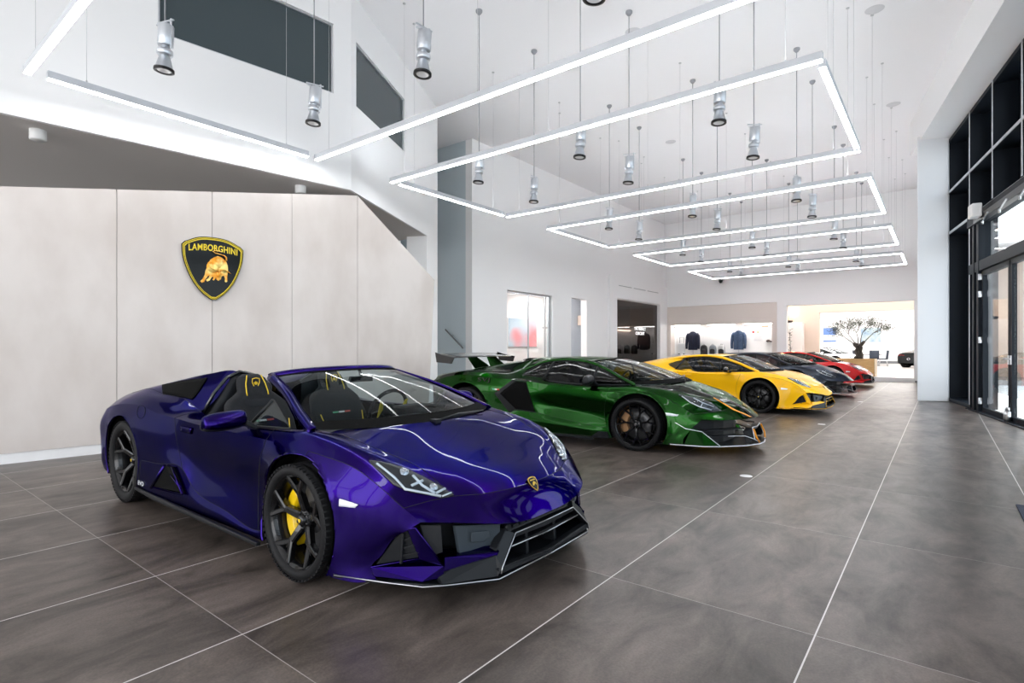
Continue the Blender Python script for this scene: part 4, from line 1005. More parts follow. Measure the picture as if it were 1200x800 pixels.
def huracan(name, label, loc, rz, P, spyder, caliper, wheel_style, frame_m=None, seat_red=None, badge=True, group=None, roof_m=None, glass_m=None, splitter_edge=None, mirror_m=None):
    root = thing(name, label, 'car', loc, rz, group)
    sk = Skin(h_table(spyder), (2, 5, 8), {}, H_ARCH)
    reg = h_region(spyder); bv = sk.bvh()
    panel(sk, reg, 'bonnet', 'bonnet', P, root, 0)
    panel(sk, reg, 'engine_cover', 'engine_cover', P, root, 0)
    panel(sk, lambda s, t: 'nose' if reg(s, t) == 'nose' else None, 'nose', 'front_bumper', P, root, 0)
    for nm in ('front_fender', 'door', 'rear_quarter', 'side_skirt', 'rear_bumper'):
        for s_ in (1, -1): panel(sk, reg, nm, nm, P, root, s_)
    seam_tubes(sk, reg, root, gap_m, skip=lambda p, q: p.x < -1.75)
    M = dict(tyre=tyre_m, rim=rim_black, disc=disc_m, caliper=caliper, badge=stitch_y)
    for s_ in (1, -1):
        for (cx, cz, r) in H_ARCH: arch_parts(sk, root, P, car_liner, s_, cx, cz, r)
        make_wheel(root, (1.31, s_ * .833, .3275), s_, .3275, .245, .262, M, wheel_style, (-60, 55) if s_ > 0 else (125, 240), spin=.35)
        make_wheel(root, (-1.31, s_ * .805, .3455), s_, .3455, .305, .262, M, wheel_style, (-40, 58) if s_ > 0 else (-40, 58), spin=.15)
    # underbody and tail
    MB().box(-1.9, 2.05, -.72, .72, .12, .16).build('underbody', car_liner, root)
    tl = MB().prism([(-2.06, -.78, .25), (-2.06, .78, .25), (-2.06, .80, .72), (-2.09, .55, .83), (-2.09, -.55, .83), (-2.06, -.80, .72)], (-.03, 0, 0)).build('tail_panel', dark_plastic, root)
    for s_ in (1, -1):
        MB().tube([(-2.10, s_ * .45, .70), (-2.10, s_ * .60, .73), (-2.09, s_ * .76, .70)], .018, 6).build('tail_light', red_lamp, tl)
        MB().lathe([(.06, 0), (.055, .1), (.07, .1), (.07, 0)], 18, 0, Matrix.Translation((-2.08, s_ * .2, .5)) @ Matrix.Rotation(radians(-90), 4, 'Y')).build('exhaust_pipe', steel, tl)
    h_bumper(root, P, frame_m=splitter_edge)
    h_lights(root, bv)
    n = Vector((.55, 0, .8)); tri_badge(root, (2.312, 0, .512), Vector((.82, 0, .57)), (-.5, 0, .8), .047)
    for s_ in (1, -1):
        # side intake ahead of the rear wheel
        q = [(-.64, .965, .235), (-.42, .95, .425), (-.30, .935, .43), (-.16, .94, .33), (-.08, .95, .27)]
        o = [mir((x, .972 if k in (0, 4) else .958, z), s_) for k, (x, y, z) in enumerate(q)]
        it = MB().prism(o, (0, -s_ * .03, 0)).build('side_intake', car_liner, root)  # black plate on the skin; the opening's darkness is put into its colour
        fm = MB().tube([o[1], o[0], o[4], o[3]], .009, 6).tube([o[0] + Vector((.02, s_ * .005, 0)), o[1]], .014, 6).tube([o[2], o[4]], .007, 6)
        fm.tube([o[1].lerp(o[4], .35), o[3].lerp(o[4], .5)], .006, 6); fm.build('intake_frame', P, it)
        MB().prism([mir(v, s_) for v in ((-.95, .965, .165), (.98, .958, .13), (.98, .985, .13), (-.55, .995, .152), (-.95, .985, .17))], (0, 0, .022)).build('skirt_blade', dark_plastic, root, bevel=.004)
        # door handle, side marker
        rows, t = patch(bv, ([(-.27, .91, .735), (-.07, .91, .735)], [(-.25, .91, .695), (-.09, .91, .69)]), 6, 3, .003, s_); MB().shell(rows, t * 1.5).build('door_handle', P, root)
        rows, t = patch(bv, ([(1.735, .95, .535), (1.86, .93, .52)], [(1.735, .95, .495), (1.84, .93, .50)]), 6, 2, .002, s_); MB().shell(rows, t).build('side_marker', reflector_w, root)
        mirror_part(root, mirror_m or P, dark_plastic, chrome, (.70, 1.02, .858), s_)
    # cabin
    interior(root, True, seat_red or alcantara, leather, stitch_y if spyder else leather, badge and spyder, spyder)
    base = [(1.535, 0, .818), (1.52, .2, .818), (1.46, .45, .822), (1.36, .68, .826), (1.285, .80, .832)]
    head = [(.66, 0, 1.158), (.645, .2, 1.155), (.58, .38, 1.145), (.49, .50, 1.128), (.42, .565, 1.112)]
    ws, rows = windscreen(root, base, head, .03, m=glass_m)
    wiper(ws, (1.50, .12, .835), (1.46, .52, .845)) if not spyder else wiper(ws, (1.545, -.05, .825), (1.45, .50, .835))
    cb = crom(base, 5); chd = crom(head, 5)
    for s_ in (1, -1):
        rail = [Vector((1.30, .815, .828)), Vector((1.08, .765, .915)), Vector((.80, .68, 1.018)), Vector((.42, .585, 1.118))]
        if not spyder: rail += [Vector((.05, .575, 1.148)), Vector((-.25, .58, 1.125)), Vector((-.55, .60, 1.075)), Vector((-.85, .66, .99)), Vector((-1.02, .74, .93))]
        rc = crom(rail, 6); secs = []
        for p in rc:
            secs.append([mir(p + Vector(d), s_) for d in ((-.012, -.03, .022), (0, .012, .012), (-.004, .03, -.02), (-.012, .012, -.03), (-.02, -.03, .004), (-.012, -.03, .022))])
        ap = MB().grid(secs, 0, True); ap.add(secs[0][:-1], [tuple(range(5))]); ap.add(secs[-1][:-1], [tuple(range(5))])
        ap.build('windscreen_pillar', P, root)
        if spyder:
            MB().prism([mir(v, s_) for v in ((1.12, .845, .835), (.86, .80, .985), (.835, .80, .985), (.62, .85, .80), (.64, .85, .80))][:3] + [mir((.63, .852, .806), s_), mir((1.12, .845, .828), s_)], (0, s_ * .006, 0)).build('quarter_glass', side_glass2, root)
            q = MB().tube([mir((.63, .857, .80), s_), mir((.845, .803, .985), s_)], .012, 8).tube([mir((.63, .857, .806), s_), mir((1.13, .85, .832), s_)], .008, 8); q.build('quarter_glass_frame', dark_plastic, root)
        else:
            belt = [(1.22, .80, .835), (.85, .795, .825), (.4, .795, .818), (0, .795, .815), (-.42, .80, .83), (-.70, .81, .865), (-.88, .79, .905)]
            top = [(1.15, .785, .865), (.80, .69, .995), (.42, .60, 1.095), (.05, .588, 1.125), (-.25, .592, 1.10), (-.55, .615, 1.045), (-.86, .72, .95)]
            A, B = crom(belt, 5), crom(top, 5)
            MB().grid([[mir(a.lerp(b, t) + Vector((0, .03 * 4 * t * (1 - t), 0)), s_) for t in (0, .25, .5, .75, 1)] for a, b in zip(A, B)], 0, True).build('side_window', side_glass, root)
            pl = MB()
            for i in (9, 21): pl.tube([mir(A[i] + Vector((0, .004, 0)), s_), mir(A[i].lerp(B[i], .5) + Vector((0, .034, 0)), s_), mir(B[i] + Vector((0, .004, 0)), s_)], .016, 6)
            pl.tube([mir(a + Vector((0, .006, -.004)), s_) for a in A], .01, 6); pl.build('window_seal', dark_plastic, root)
    hd = crom(head, 5); hf = [Vector((p.x, -p.y, p.z)) for p in reversed(hd[1:])] + hd
    if spyder:
        secs = [[p + Vector(d) for d in ((.015, 0, .008), (-.03, 0, .026), (-.075, 0, .014), (-.06, 0, -.015), (.0, 0, -.012), (.015, 0, .008))] for p in hf]
        MB().grid(secs, 0, True).build('windscreen_header', P, root)
        im = MB().prism([(.70, -.10, 1.10), (.70, .10, 1.10), (.69, .11, 1.055), (.69, -.11, 1.055)], (-.03, 0, 0)).tube([(.66, 0, 1.15), (.69, 0, 1.09)], .012, 8); im.build('interior_mirror', gloss_black, root, bevel=.01)
        # humps: dark inner faces, rear deflector and roll hoops
        for s_ in (1, -1):
            rows = []
            for k in range(9):
                u = k / 8; y = .14 + .56 * u; z = 1.02 + .105 * sin(pi * min(1, max(0, (u - .02) / .8))) - (.26 * max(0, u - .62) / .38)
                rows.append([mir((-.40 - .03 * u, y, z), s_), mir((-.36, y, z - .03), s_), mir((-.38, y, max(z - .22, .66)), s_), mir((-.42, y, .6), s_)])
            MB().grid(rows, 0, True).build('roll_hoop_cover', dark_plastic, root)
            MB().tube([mir((-.38, .70, .80), s_), mir((-.375, .62, .955), s_), mir((-.37, .52, 1.075), s_), mir((-.37, .42, 1.12), s_), mir((-.38, .28, 1.085), s_), mir((-.40, .16, 1.02), s_)], .014, 8).build('hoop_trim', gloss_black, root)
            # buttress intake
            q = [(-.62, .70, 1.0), (-.66, .80, .90), (-1.0, .80, .965), (-1.18, .70, .995)]
            up = [(-.64, .56, 1.07), (-.95, .62, 1.03), (-1.24, .67, .98)]; lo = [(-.58, .705, .91), (-.78, .735, .918), (-.98, .765, .932)]
            rr, t = patch(bv, (up, lo), 12, 5, .003, s_); MB().shell(rr, t).build('deck_intake', car_liner, root)  # dark patch laid on the skin, coloured for the shaded depth of the intake
            c, nn, _, _ = bv.find_nearest(Vector((-1.02, .93, .80)))
        rr, t = patch(bv, ([(-1.0, .93, .85), (-.88, .93, .83)], [(-1.0, .95, .77), (-.9, .95, .76)]), 4, 4, .001, -1)
        fl = lay(bv, [(-.95 + .075 * cos(a) - .02 * sin(a), .94, .80 + .06 * sin(a)) for a in [2 * pi * k / 24 for k in range(24)]], .001, -1)
        MB().tube(fl, .0025, 5, closed=True).build('fuel_flap', gap_m, root)
        rw = MB().prism([(-.43, -.15, .66), (-.43, .15, .66), (-.42, .15, 1.0), (-.42, -.15, 1.0)], (-.006, 0, 0)).build('rear_window', side_glass, root)
    else:
        rows = []
        for x in (0, 1, 2, 3, 4, 5):
            t = x / 5; zc = 1.0
            row = []
            for p in hf:
                v = p.y / .58; xx = p.x * (1 - t) - .42 * t
                row.append(Vector((xx, p.y * (1 + .02 * t), (1 - t) * p.z + t * (1.15 - .055 * abs(p.y / .58) ** 2.5) + .016 * 4 * t * (1 - t))))
            rows.append(row)
        MB().grid(rows, 0, True).build('roof', roof_m or P, root)
    if spyder:
        for s_ in (1, -1): text_mesh('skirt_lettering', 'EVO', .05, reflector_w, root, .001, Matrix.Translation((-.84, s_ * .976, .232)) @ Matrix.Rotation(0 if s_ < 0 else pi, 4, 'Z') @ Matrix.Rotation(radians(90), 4, 'X'), width=.11)
    return root
side_glass2 = thin_glass('quarter_light_glass', (.62, .68, .68), ior=1.5)
STYLE_V = dict(n=5, fork=17, rf=.60, w=.050, dish=.35, skew=0, lip=True)
# ---------------------------------------------------------------- big V12 coupe
A_ARCH = [(1.375, .34, .40), (-1.36, .365, .425)]
A_TABLE = [
 [(2.64,0,.425),(2.62,.2,.427),(2.57,.38,.430),(2.48,.56,.434),(2.33,.74,.438),(2.15,.865,.445),(2.13,.885,.42),(2.06,.905,.35),(1.99,.925,.26),(1.95,.935,.19),(1.95,.935,.12)],
 [(2.46,0,.575),(2.45,.2,.573),(2.39,.40,.558),(2.30,.58,.535),(2.19,.74,.52),(2.05,.875,.505),(2.0,.91,.43),(1.95,.93,.35),(1.90,.945,.26),(1.88,.955,.19),(1.87,.955,.12)],
 [(2.2,0,.695),(2.2,.2,.695),(2.2,.42,.685),(2.16,.62,.65),(2.07,.77,.605),(1.96,.89,.565),(1.93,.925,.46),(1.89,.945,.36),(1.86,.96,.26),(1.84,.965,.19),(1.83,.965,.12)],
 [(1.98,0,.782),(1.98,.2,.781),(1.96,.42,.768),(1.92,.66,.735),(1.87,.79,.705),(1.82,.90,.64),(1.80,.95,.50),(1.78,.968,.36),(1.77,.978,.26),(1.76,.983,.19),(1.75,.983,.12)],
 [(1.765,0,.852),(1.75,.2,.850),(1.68,.42,.842),(1.52,.74,.822),(1.56,.83,.795),(1.58,.915,.735),(1.58,.97,.60),(1.58,.985,.42),(1.58,.985,.27),(1.58,.985,.19),(1.58,.985,.12)],
 [(1.37,0,.86),(1.37,.2,.86),(1.35,.42,.85),(1.31,.785,.828),(1.34,.86,.815),(1.36,.93,.755),(1.36,.98,.69),(1.36,.985,.45),(1.36,.985,.3),(1.36,.985,.19),(1.36,.985,.12)],
 [(1.13,0,.86),(1.13,.2,.86),(1.13,.42,.85),(1.13,.80,.818),(1.14,.875,.805),(1.15,.937,.745),(1.13,.97,.66),(1.12,.972,.45),(1.13,.98,.27),(1.13,.985,.20),(1.13,.985,.14)],
 [(.95,0,.85),(.95,.2,.85),(.95,.42,.85),(.96,.805,.806),(.97,.88,.795),(.975,.94,.735),(.94,.955,.62),(.92,.948,.45),(.96,.98,.265),(.96,.99,.20),(.96,.99,.14)],
 [(.5,0,.85),(.5,.2,.85),(.5,.42,.85),(.5,.80,.802),(.5,.875,.795),(.5,.93,.755),(.5,.938,.63),(.5,.93,.47),(.5,.97,.31),(.5,1.0,.24),(.5,.99,.14)],
 [(.05,0,.85),(.05,.2,.85),(.05,.42,.85),(.05,.79,.828),(.05,.868,.825),(.05,.92,.795),(.05,.928,.66),(.05,.925,.5),(.05,.96,.37),(.05,1.0,.28),(.05,1.0,.14)],
 [(-.42,0,1.165),(-.42,.2,1.162),(-.42,.42,1.135),(-.42,.63,1.0),(-.41,.885,.855),(-.38,.93,.84),(-.30,.95,.70),(-.20,.955,.53),(-.14,.965,.40),(-.25,1.0,.28),(-.40,1.0,.15)],
 [(-.70,0,1.13),(-.70,.2,1.128),(-.70,.42,1.10),(-.70,.65,.985),(-.70,.90,.885),(-.69,.958,.855),(-.68,.985,.71),(-.66,.985,.54),(-.64,.985,.40),(-.70,1.0,.28),(-.70,1.0,.16)],
 [(-1.0,0,1.085),(-1.0,.2,1.082),(-1.0,.42,1.055),(-1.0,.66,.975),(-1.0,.90,.935),(-1.0,.97,.885),(-1.0,1.005,.74),(-1.0,1.01,.55),(-1.0,1.01,.4),(-1.0,1.01,.28),(-1.0,1.0,.17)],
 [(-1.36,0,1.03),(-1.36,.2,1.025),(-1.36,.42,1.005),(-1.36,.68,.965),(-1.36,.89,.95),(-1.36,.975,.90),(-1.36,1.012,.80),(-1.36,1.012,.55),(-1.36,1.01,.35),(-1.36,1.01,.2),(-1.36,1.0,.15)],
 [(-1.72,0,.97),(-1.72,.2,.968),(-1.72,.42,.955),(-1.72,.68,.935),(-1.72,.87,.92),(-1.72,.97,.865),(-1.72,1.01,.74),(-1.72,1.01,.55),(-1.72,1.005,.4),(-1.72,1.0,.28),(-1.72,.99,.2)],
 [(-2.0,0,.915),(-2.0,.2,.915),(-2.0,.42,.91),(-2.0,.66,.895),(-2.0,.83,.865),(-1.99,.92,.80),(-1.99,.965,.68),(-1.99,.965,.5),(-1.99,.955,.38),(-1.99,.94,.28),(-1.99,.92,.22)],
 [(-2.18,0,.89),(-2.18,.2,.89),(-2.18,.42,.885),(-2.16,.64,.875),(-2.13,.78,.83),(-2.10,.86,.77),(-2.10,.90,.66),(-2.11,.89,.5),(-2.11,.88,.38),(-2.11,.87,.28),(-2.10,.85,.22)]]
def a_region(s, t):
    if t < 3 and 4 <= s < 10: return None
    if t >= 5 and s < 4.6: return 'front_bumper'
    if s < 1 and t < 5: return 'front_bumper'
    if t < 3 and s < 4: return 'bonnet'
    if s < 7 and t < 8: return 'front_fender'
    if t >= 8 and 5.5 <= s < 11.7: return 'side_skirt'
    if 7 <= s < 10 and 3 <= t < 8: return 'door'
    if t < 3 and s >= 10: return 'engine_cover'
    if s > 14.6 and t >= 5: return 'rear_bumper'
    return 'rear_quarter'
STYLE_G = dict(n=7, fork=13, rf=.55, w=.030, dish=.55, hex=True)
def aventador(name, label, loc, rz, P, caliper, wing, edge_m, accent=None, seat_m=None, group=None):
    root = thing(name, label, 'car', loc, rz, group)
    sk = Skin(A_TABLE, (2, 5, 8), {}, A_ARCH); bv = sk.bvh(); reg = a_region
    panel(sk, reg, 'bonnet', 'bonnet', P, root, 0); panel(sk, reg, 'engine_cover', 'engine_cover', P, root, 0); panel(sk, reg, 'front_bumper', 'front_bumper', P, root, 0)
    for nm in ('front_fender', 'door', 'rear_quarter', 'side_skirt', 'rear_bumper'):
        for s_ in (1, -1): panel(sk, reg, nm, nm, P, root, s_)
    seam_tubes(sk, reg, root, gap_m, skip=lambda p, q: p.x < -1.75)
    M = dict(tyre=tyre_m, rim=rim_black, disc=disc_m, caliper=caliper, badge=chrome)
    for s_ in (1, -1):
        for (cx, cz, r) in A_ARCH: arch_parts(sk, root, P, car_liner, s_, cx, cz, r)
        make_wheel(root, (1.35, s_ * .86, .331), s_, .331, .255, .272, M, STYLE_G, (-40, 58) if s_ > 0 else (122, 220), spin=.3)
        make_wheel(root, (-1.35, s_ * .83, .3555), s_, .3555, .345, .285, M, STYLE_G, (-40, 58), spin=.1)
    MB().box(-1.95, 2.2, -.72, .72, .12, .16).build('underbody', car_liner, root)
    tl = MB().prism([(-2.13, -.82, .25), (-2.13, .82, .25), (-2.13, .85, .76), (-2.17, .6, .87), (-2.17, -.6, .87), (-2.13, -.85, .76)], (-.03, 0, 0)).build('tail_panel', dark_plastic, root)
    for s_ in (1, -1): MB().tube([(-2.18, s_ * .45, .74), (-2.18, s_ * .62, .78), (-2.16, s_ * .8, .74)], .018, 6).build('tail_light', red_lamp, tl)
    # front: recessed intakes, centre trapezium, splitter with light edge
    rec = MB(); lip = [(2.62, 0, .418), (2.55, .38, .424), (2.46, .56, .428), (2.31, .74, .432), (2.14, .855, .438)]; bk_ = [(2.35, 0), (2.3, .38), (2.22, .54), (2.1, .70), (1.95, .82)]
    rec.grid([[Vector(p) for p in lip], [Vector((x, y, .41)) for x, y in bk_], [Vector((x, y, .12)) for x, y in bk_]], 0, False)
    rec.mirror_y().build('intake_recess', dark_plastic, root)
    sp = MB(); top = [(2.72, 0), (2.70, .20), (2.58, .44), (2.33, .74), (2.17, .87), (1.80, .985)]
    o = [Vector((x, y, .10 if k < 2 else .085 + .008 * k)) for k, (x, y) in enumerate(top)]; i_ = [Vector((x - .4, y * .84, .10)) for x, y in top]
    for q in range(len(o) - 1): sp.prism([o[q], o[q + 1], i_[q + 1], i_[q]], (0, 0, .018))
    sp.prism([(2.62, .26, .31), (2.66, .33, .18), (2.63, .38, .13), (2.58, .32, .27)], (-.06, 0, 0)); sp.prism([(2.64, 0, .30), (2.62, .27, .312), (2.62, .27, .285), (2.64, 0, .275)], (-.08, 0, 0))
    for z in (.30, .22): sp.prism([(2.55, .36, z), (2.40, .62, z), (2.22, .80, z), (2.12, .78, z), (2.3, .58, z), (2.45, .34, z)], (0, 0, .016))
    sp.mirror_y().build('front_splitter', dark_plastic, root, bevel=.003)
    ed = MB().tube([(2.725, 0, .105), (2.705, .20, .108), (2.585, .445, .108), (2.335, .745, .115), (2.175, .875, .122), (1.805, .99, .13)], .006, 6)
    ed.tube([(2.645, 0, .305), (2.625, .265, .315), (2.665, .335, .18), (2.70, .20, .125)], .005, 6).tube([(2.665, .335, .18), (2.56, .37, .215), (2.41, .63, .235)], .004, 6)
    ed.mirror_y().build('splitter_edge', edge_m, root)
    for s_ in (1, -1):
        f = MB(); f.prism([mir(v, s_) for v in ((2.05, .915, .35), (2.16, .875, .30), (2.33, .745, .13), (2.18, .865, .13), (1.96, .94, .13))], (-.06, -s_ * .04, 0)); f.build('bumper_fin', P, root, bevel=.004)
        MB().tube([mir(v, s_) for v in ((1.86, .965, .40), (1.98, .94, .33), (2.16, .88, .30), (2.34, .748, .125))], .005, 6).build('fin_highlight_edge', edge_m, root)
        # headlamp
        rows, t = patch(bv, ([(1.84, .76, .725), (2.02, .68, .70), (2.20, .60, .64), (2.33, .57, .55)], [(1.85, .78, .71), (2.0, .80, .64), (2.12, .765, .585), (2.24, .70, .53)]), 12, 4, .002, s_)
        h = MB().shell(rows, t * .5).build('headlight', hl_dark, root); g = lambda i, j: rows[i][j] + Vector((0, 0, .005))
        MB().tube([g(1, 3), g(4, 4), g(8, 4), g(11, 3)], .008, 6).tube([g(4, 1), g(7, 2), g(10, 1)], .008, 6).tube([g(7, 2), g(8, 4)], .007, 6).build('light_strip', drl, h)
        MB().grid([[p + Vector((.004, 0, .012)) for p in r] for r in rows], 0, True).build('headlight_cover', hl_glass, h)
        # bonnet slots
        rr, t = patch(bv, ([(2.36, .18, .63), (2.30, .42, .62)], [(2.30, .20, .655), (2.25, .42, .645)]), 8, 2, .002, s_); MB().shell(rr, t).build('bonnet_slot', gloss_black, root)
        if accent:
            rr, t = patch(bv, ([(2.62, .20, .45), (2.46, .36, .55), (2.2, .44, .69)], [(2.60, .26, .45), (2.43, .41, .545), (2.2, .465, .685)]), 14, 1, .0015, s_); MB().shell(rr, t * .2).build('accent_stripe', accent, root)
            MB().tube([mir((2.64, .28, .30), s_), mir((2.68, .30, .2), s_), mir((2.70, .22, .13), s_)], .012, 6).build('accent_splitter_mark', accent, root)
        # side intake
        q = [(-.30, .83), (-.47, .835), (-.72, .64), (-.46, .42), (-.13, .40)]
        ins = [mir((x, bv.find_nearest(Vector((x, 1.05, z)))[0].y + .006, z), s_) for x, z in q]
        V3 = lambda k: (q[k][0], 1.0, q[k][1])
        rr, t = patch(bv, ([V3(1), V3(2), V3(3)], [V3(0), ((q[0][0] + q[4][0]) / 2, 1.0, (q[0][1] + q[4][1]) / 2), V3(4)]), 14, 6, .005, s_)
        it = MB().shell(rr, t).build('side_intake', car_liner, root)  # black patch on the skin; shade inside the intake is painted
        fm = MB()
        cpt = lambda k, dx, dz: ins[k] + Vector((dx, s_ * .006, dz))
        fm.prism([ins[1], cpt(1, -.05, .015), cpt(2, -.10, 0), ins[2]], (0, -s_ * .02, 0)).prism([ins[2], cpt(2, -.10, 0), cpt(3, -.10, -.06), ins[3]], (0, -s_ * .02, 0))
        fm.tube([ins[0], ins[1], ins[2], ins[3], ins[4]], .008, 6); fm.build('intake_frame', dark_plastic, it)
        MB().prism([mir(v, s_) for v in ((-.9, 1.0, .13), (.78, .995, .105), (.86, .99, .19), (.98, .985, .19), (1.02, .98, .11), (.8, 1.03, .10), (-.7, 1.045, .12))][:2] + [mir((.8, 1.03, .10), s_), mir((-.7, 1.045, .12), s_)], (0, 0, .025)).build('skirt_blade', dark_plastic, root, bevel=.004)
        MB().prism([mir(v, s_) for v in ((.74, .995, .13), (.86, .99, .215), (.98, .985, .215), (1.01, .98, .13))], (0, s_ * .015, 0)).build('skirt_winglet', dark_plastic, root)
        rr, t = patch(bv, ([(1.735, .97, .515), (1.90, .95, .50)], [(1.735, .97, .475), (1.88, .95, .475)]), 6, 2, .002, s_); MB().shell(rr, t).build('side_marker', reflector_w, root)
        for k, cm in enumerate((stripe_g, stripe_w, stripe_r)):
            if wing: rr, t = patch(bv, ([(-.86 + .04 * k, 1.0, .71), (-.82 + .04 * k, 1.0, .71)], [(-.85 + .04 * k, 1.0, .685), (-.81 + .04 * k, 1.0, .685)]), 2, 1, .002, s_); MB().shell(rr, t * .3).build('tricolour_badge', cm, root)
        mirror_part(root, dark_plastic, dark_plastic, chrome, (.72, 1.03, .885), s_, 1.1)
        rail = [Vector((1.31, .825, .832)), Vector((1.08, .765, .925)), Vector((.82, .67, 1.035)), Vector((.50, .575, 1.125)), Vector((.1, .57, 1.15)), Vector((-.2, .585, 1.11)), Vector((-.45, .63, 1.01)), Vector((-.62, .68, .94))]
        rc = crom(rail, 6); secs = [[mir(p + Vector(d), s_) for d in ((-.012, -.03, .022), (0, .012, .012), (-.004, .03, -.02), (-.012, .012, -.03), (-.02, -.03, .004), (-.012, -.03, .022))] for p in rc]
        ap = MB().grid(secs, 0, True); ap.add(secs[0][:-1], [tuple(range(5))]); ap.build('windscreen_pillar', P, root)
        belt = [(1.22, .815, .835), (.85, .81, .82), (.45, .81, .815), (.05, .80, .838), (-.30, .80, .865), (-.48, .78, .90)]
        tp = [(1.15, .80, .865), (.82, .69, 1.005), (.50, .592, 1.098), (.1, .588, 1.12), (-.2, .60, 1.075), (-.46, .70, .95)]
        A, B = crom(belt, 5), crom(tp, 5)
        MB().grid([[mir(a.lerp(b, t) + Vector((0, .03 * 4 * t * (1 - t), 0)), s_) for t in (0, .25, .5, .75, 1)] for a, b in zip(A, B)], 0, True).build('side_window', side_glass, root)
        pl = MB()
        for i in (7, 17): pl.tube([mir(A[i] + Vector((0, .004, 0)), s_), mir(A[i].lerp(B[i], .5) + Vector((0, .034, 0)), s_), mir(B[i] + Vector((0, .004, 0)), s_)], .018, 6)
        pl.tube([mir(a + Vector((0, .006, -.004)), s_) for a in A], .01, 6).tube([mir(a + Vector((0, .004, 0)), s_) for a in B], .01, 6); pl.build('window_seal', dark_plastic, root)
    tri_badge(root, (2.50, 0, .555), (.75, 0, .66), (-.6, 0, .7), .045)
    base = [(1.765, 0, .855), (1.745, .25, .852), (1.63, .55, .843), (1.46, .72, .836), (1.31, .81, .834)]
    head = [(.78, 0, 1.168), (.75, .22, 1.162), (.66, .42, 1.145), (.57, .52, 1.13), (.50, .565, 1.118)]
    ws, _ = windscreen(root, base, head, .03)
    wiper(ws, (1.70, .05, .875), (1.52, .58, .90)); wiper(ws, (1.72, -.12, .875), (1.60, .38, .91))
    hd = crom(head, 5); hf = [Vector((p.x, -p.y, p.z)) for p in reversed(hd[1:])] + hd; rows = []
    for k in range(6):
        t = k / 5; rows.append([Vector((p.x * (1 - t) - .42 * t, p.y * (1 + .05 * t), (1 - t) * p.z + t * (1.165 - .10 * abs(p.y / .58) ** 2.5) + .02 * 4 * t * (1 - t))) for p in hf])
    MB().grid(rows, 0, True).build('roof', P, root)
    interior(root, True, seat_m or alcantara, leather, leather, False, False, .12)
    for k in range(3):   # engine cover slats
        x = -.62 - .2 * k; z = 1.145 - .075 * k * .9
        MB().prism([(x, -.34, z), (x, .34, z), (x - .13, .30, z - .025), (x - .13, -.30, z - .025)], (0, 0, .01)).build('engine_slat', gloss_black, root)
    if wing:
        for s_ in (1, -1):
            c, nn, _, _ = bv.find_nearest(Vector((-1.02, 1.05, .845))); n_ = Vector((0, abs(nn.y), abs(nn.z))).normalized(); tl_ = atan2(n_.z, n_.y)
            text_mesh('fender_lettering', 'SVJ', .085, gloss_black, root, .0015, Matrix.Translation((-1.02, s_ * (c.y + .006), c.z + .004)) @ Matrix.Rotation(0 if s_ < 0 else pi, 4, 'Z') @ Matrix.Rotation(radians(90) - tl_, 4, 'X'), width=.22)
        w = MB(); rows = []
        for y in (-.88, -.6, -.3, 0, .3, .6, .88):
            zz = 1.165 + .012 * cos(y * 2); xo = -1.80 - .06 * abs(y); rows.append([Vector((xo + dx, y, zz + dz)) for dx, dz in ((.17, -.015), (.10, .012), (0, .018), (-.12, .03), (-.19, .055), (-.19, .045), (-.1, .008), (.05, -.018), (.17, -.015))])
        w.grid(rows, 0, True); w.add(rows[0][:-1], [tuple(range(8))]); w.add(rows[-1][:-1], [tuple(range(8))]); wo = w.build('rear_wing', gloss_black, root)
        for s_ in (1, -1):
            MB().prism([mir(v, s_) for v in ((-1.67, .88, 1.16), (-1.72, .89, 1.06), (-2.03, .89, 1.08), (-2.07, .88, 1.24), (-1.92, .88, 1.20))], (0, s_ * .015, 0)).build('wing_end_plate', gloss_black, wo)
            MB().prism([mir(v, s_) for v in ((-1.45, .22, 1.01), (-1.75, .22, .965), (-1.88, .27, 1.17), (-1.72, .27, 1.18))], (0, s_ * .03, 0)).build('wing_pylon', P, wo)
    return root
violet = paint('violet_metallic_paint', (.013, .0025, .100), 1., .2, .4, 1.3, (.17, .10, .42))
huracan('sports_car', 'violet open-top sports car with yellow brake calipers, nearest the camera', (-4.216, 2.608, 0), .0138, violet, True, cal_yellow, STYLE_V)
green = paint('green_metallic_paint', (.006, .045, .005), 1., .22, .5, 1.3, (.10, .30, .08))
orange_acc = mat('orange_accent', (.80, .30, .01), .4)
aventador('sports_car', 'dark green sports car with a big rear wing, parked second in the row', (-4.51, 7.33, 0), .0875, green, cal_bronze, True, reflector_w, orange_acc)
yellow = paint('yellow_paint', (.95, .50, .002), 0, .4, .7, 1.4)
huracan('sports_car', 'bright yellow coupe parked third in the row behind the green car', (-4.18, 12.7, 0), -.03, yellow, False, cal_black, dict(STYLE_G, n=7), splitter_edge=yellow, mirror_m=gloss_black, badge=False)
greyp = paint('dark_grey_metallic_paint', (.04, .046, .06), 1., .28, .5, 1.3, (.3, .33, .4))
red_leather = mat('red_leather', (.55, .02, .015), .5)
aventador('sports_car', 'dark grey sports car with red seats between the yellow and the red car', (-4.50, 17.35, 0), -.02, greyp, cal_black, False, steel, None, red_leather)
redp = paint('red_paint', (.62, .008, .012), 0, .35, .9, 1.45)
tan_leather = mat('tan_leather', (.55, .33, .16), .55)
huracan('sports_car', 'red coupe with a black roof, furthest in the row by the planter', (-4.25, 22.3, 0), 0, redp, False, cal_black, STYLE_V, seat_red=tan_leather, roof_m=gloss_black, splitter_edge=reflector_w, badge=False)
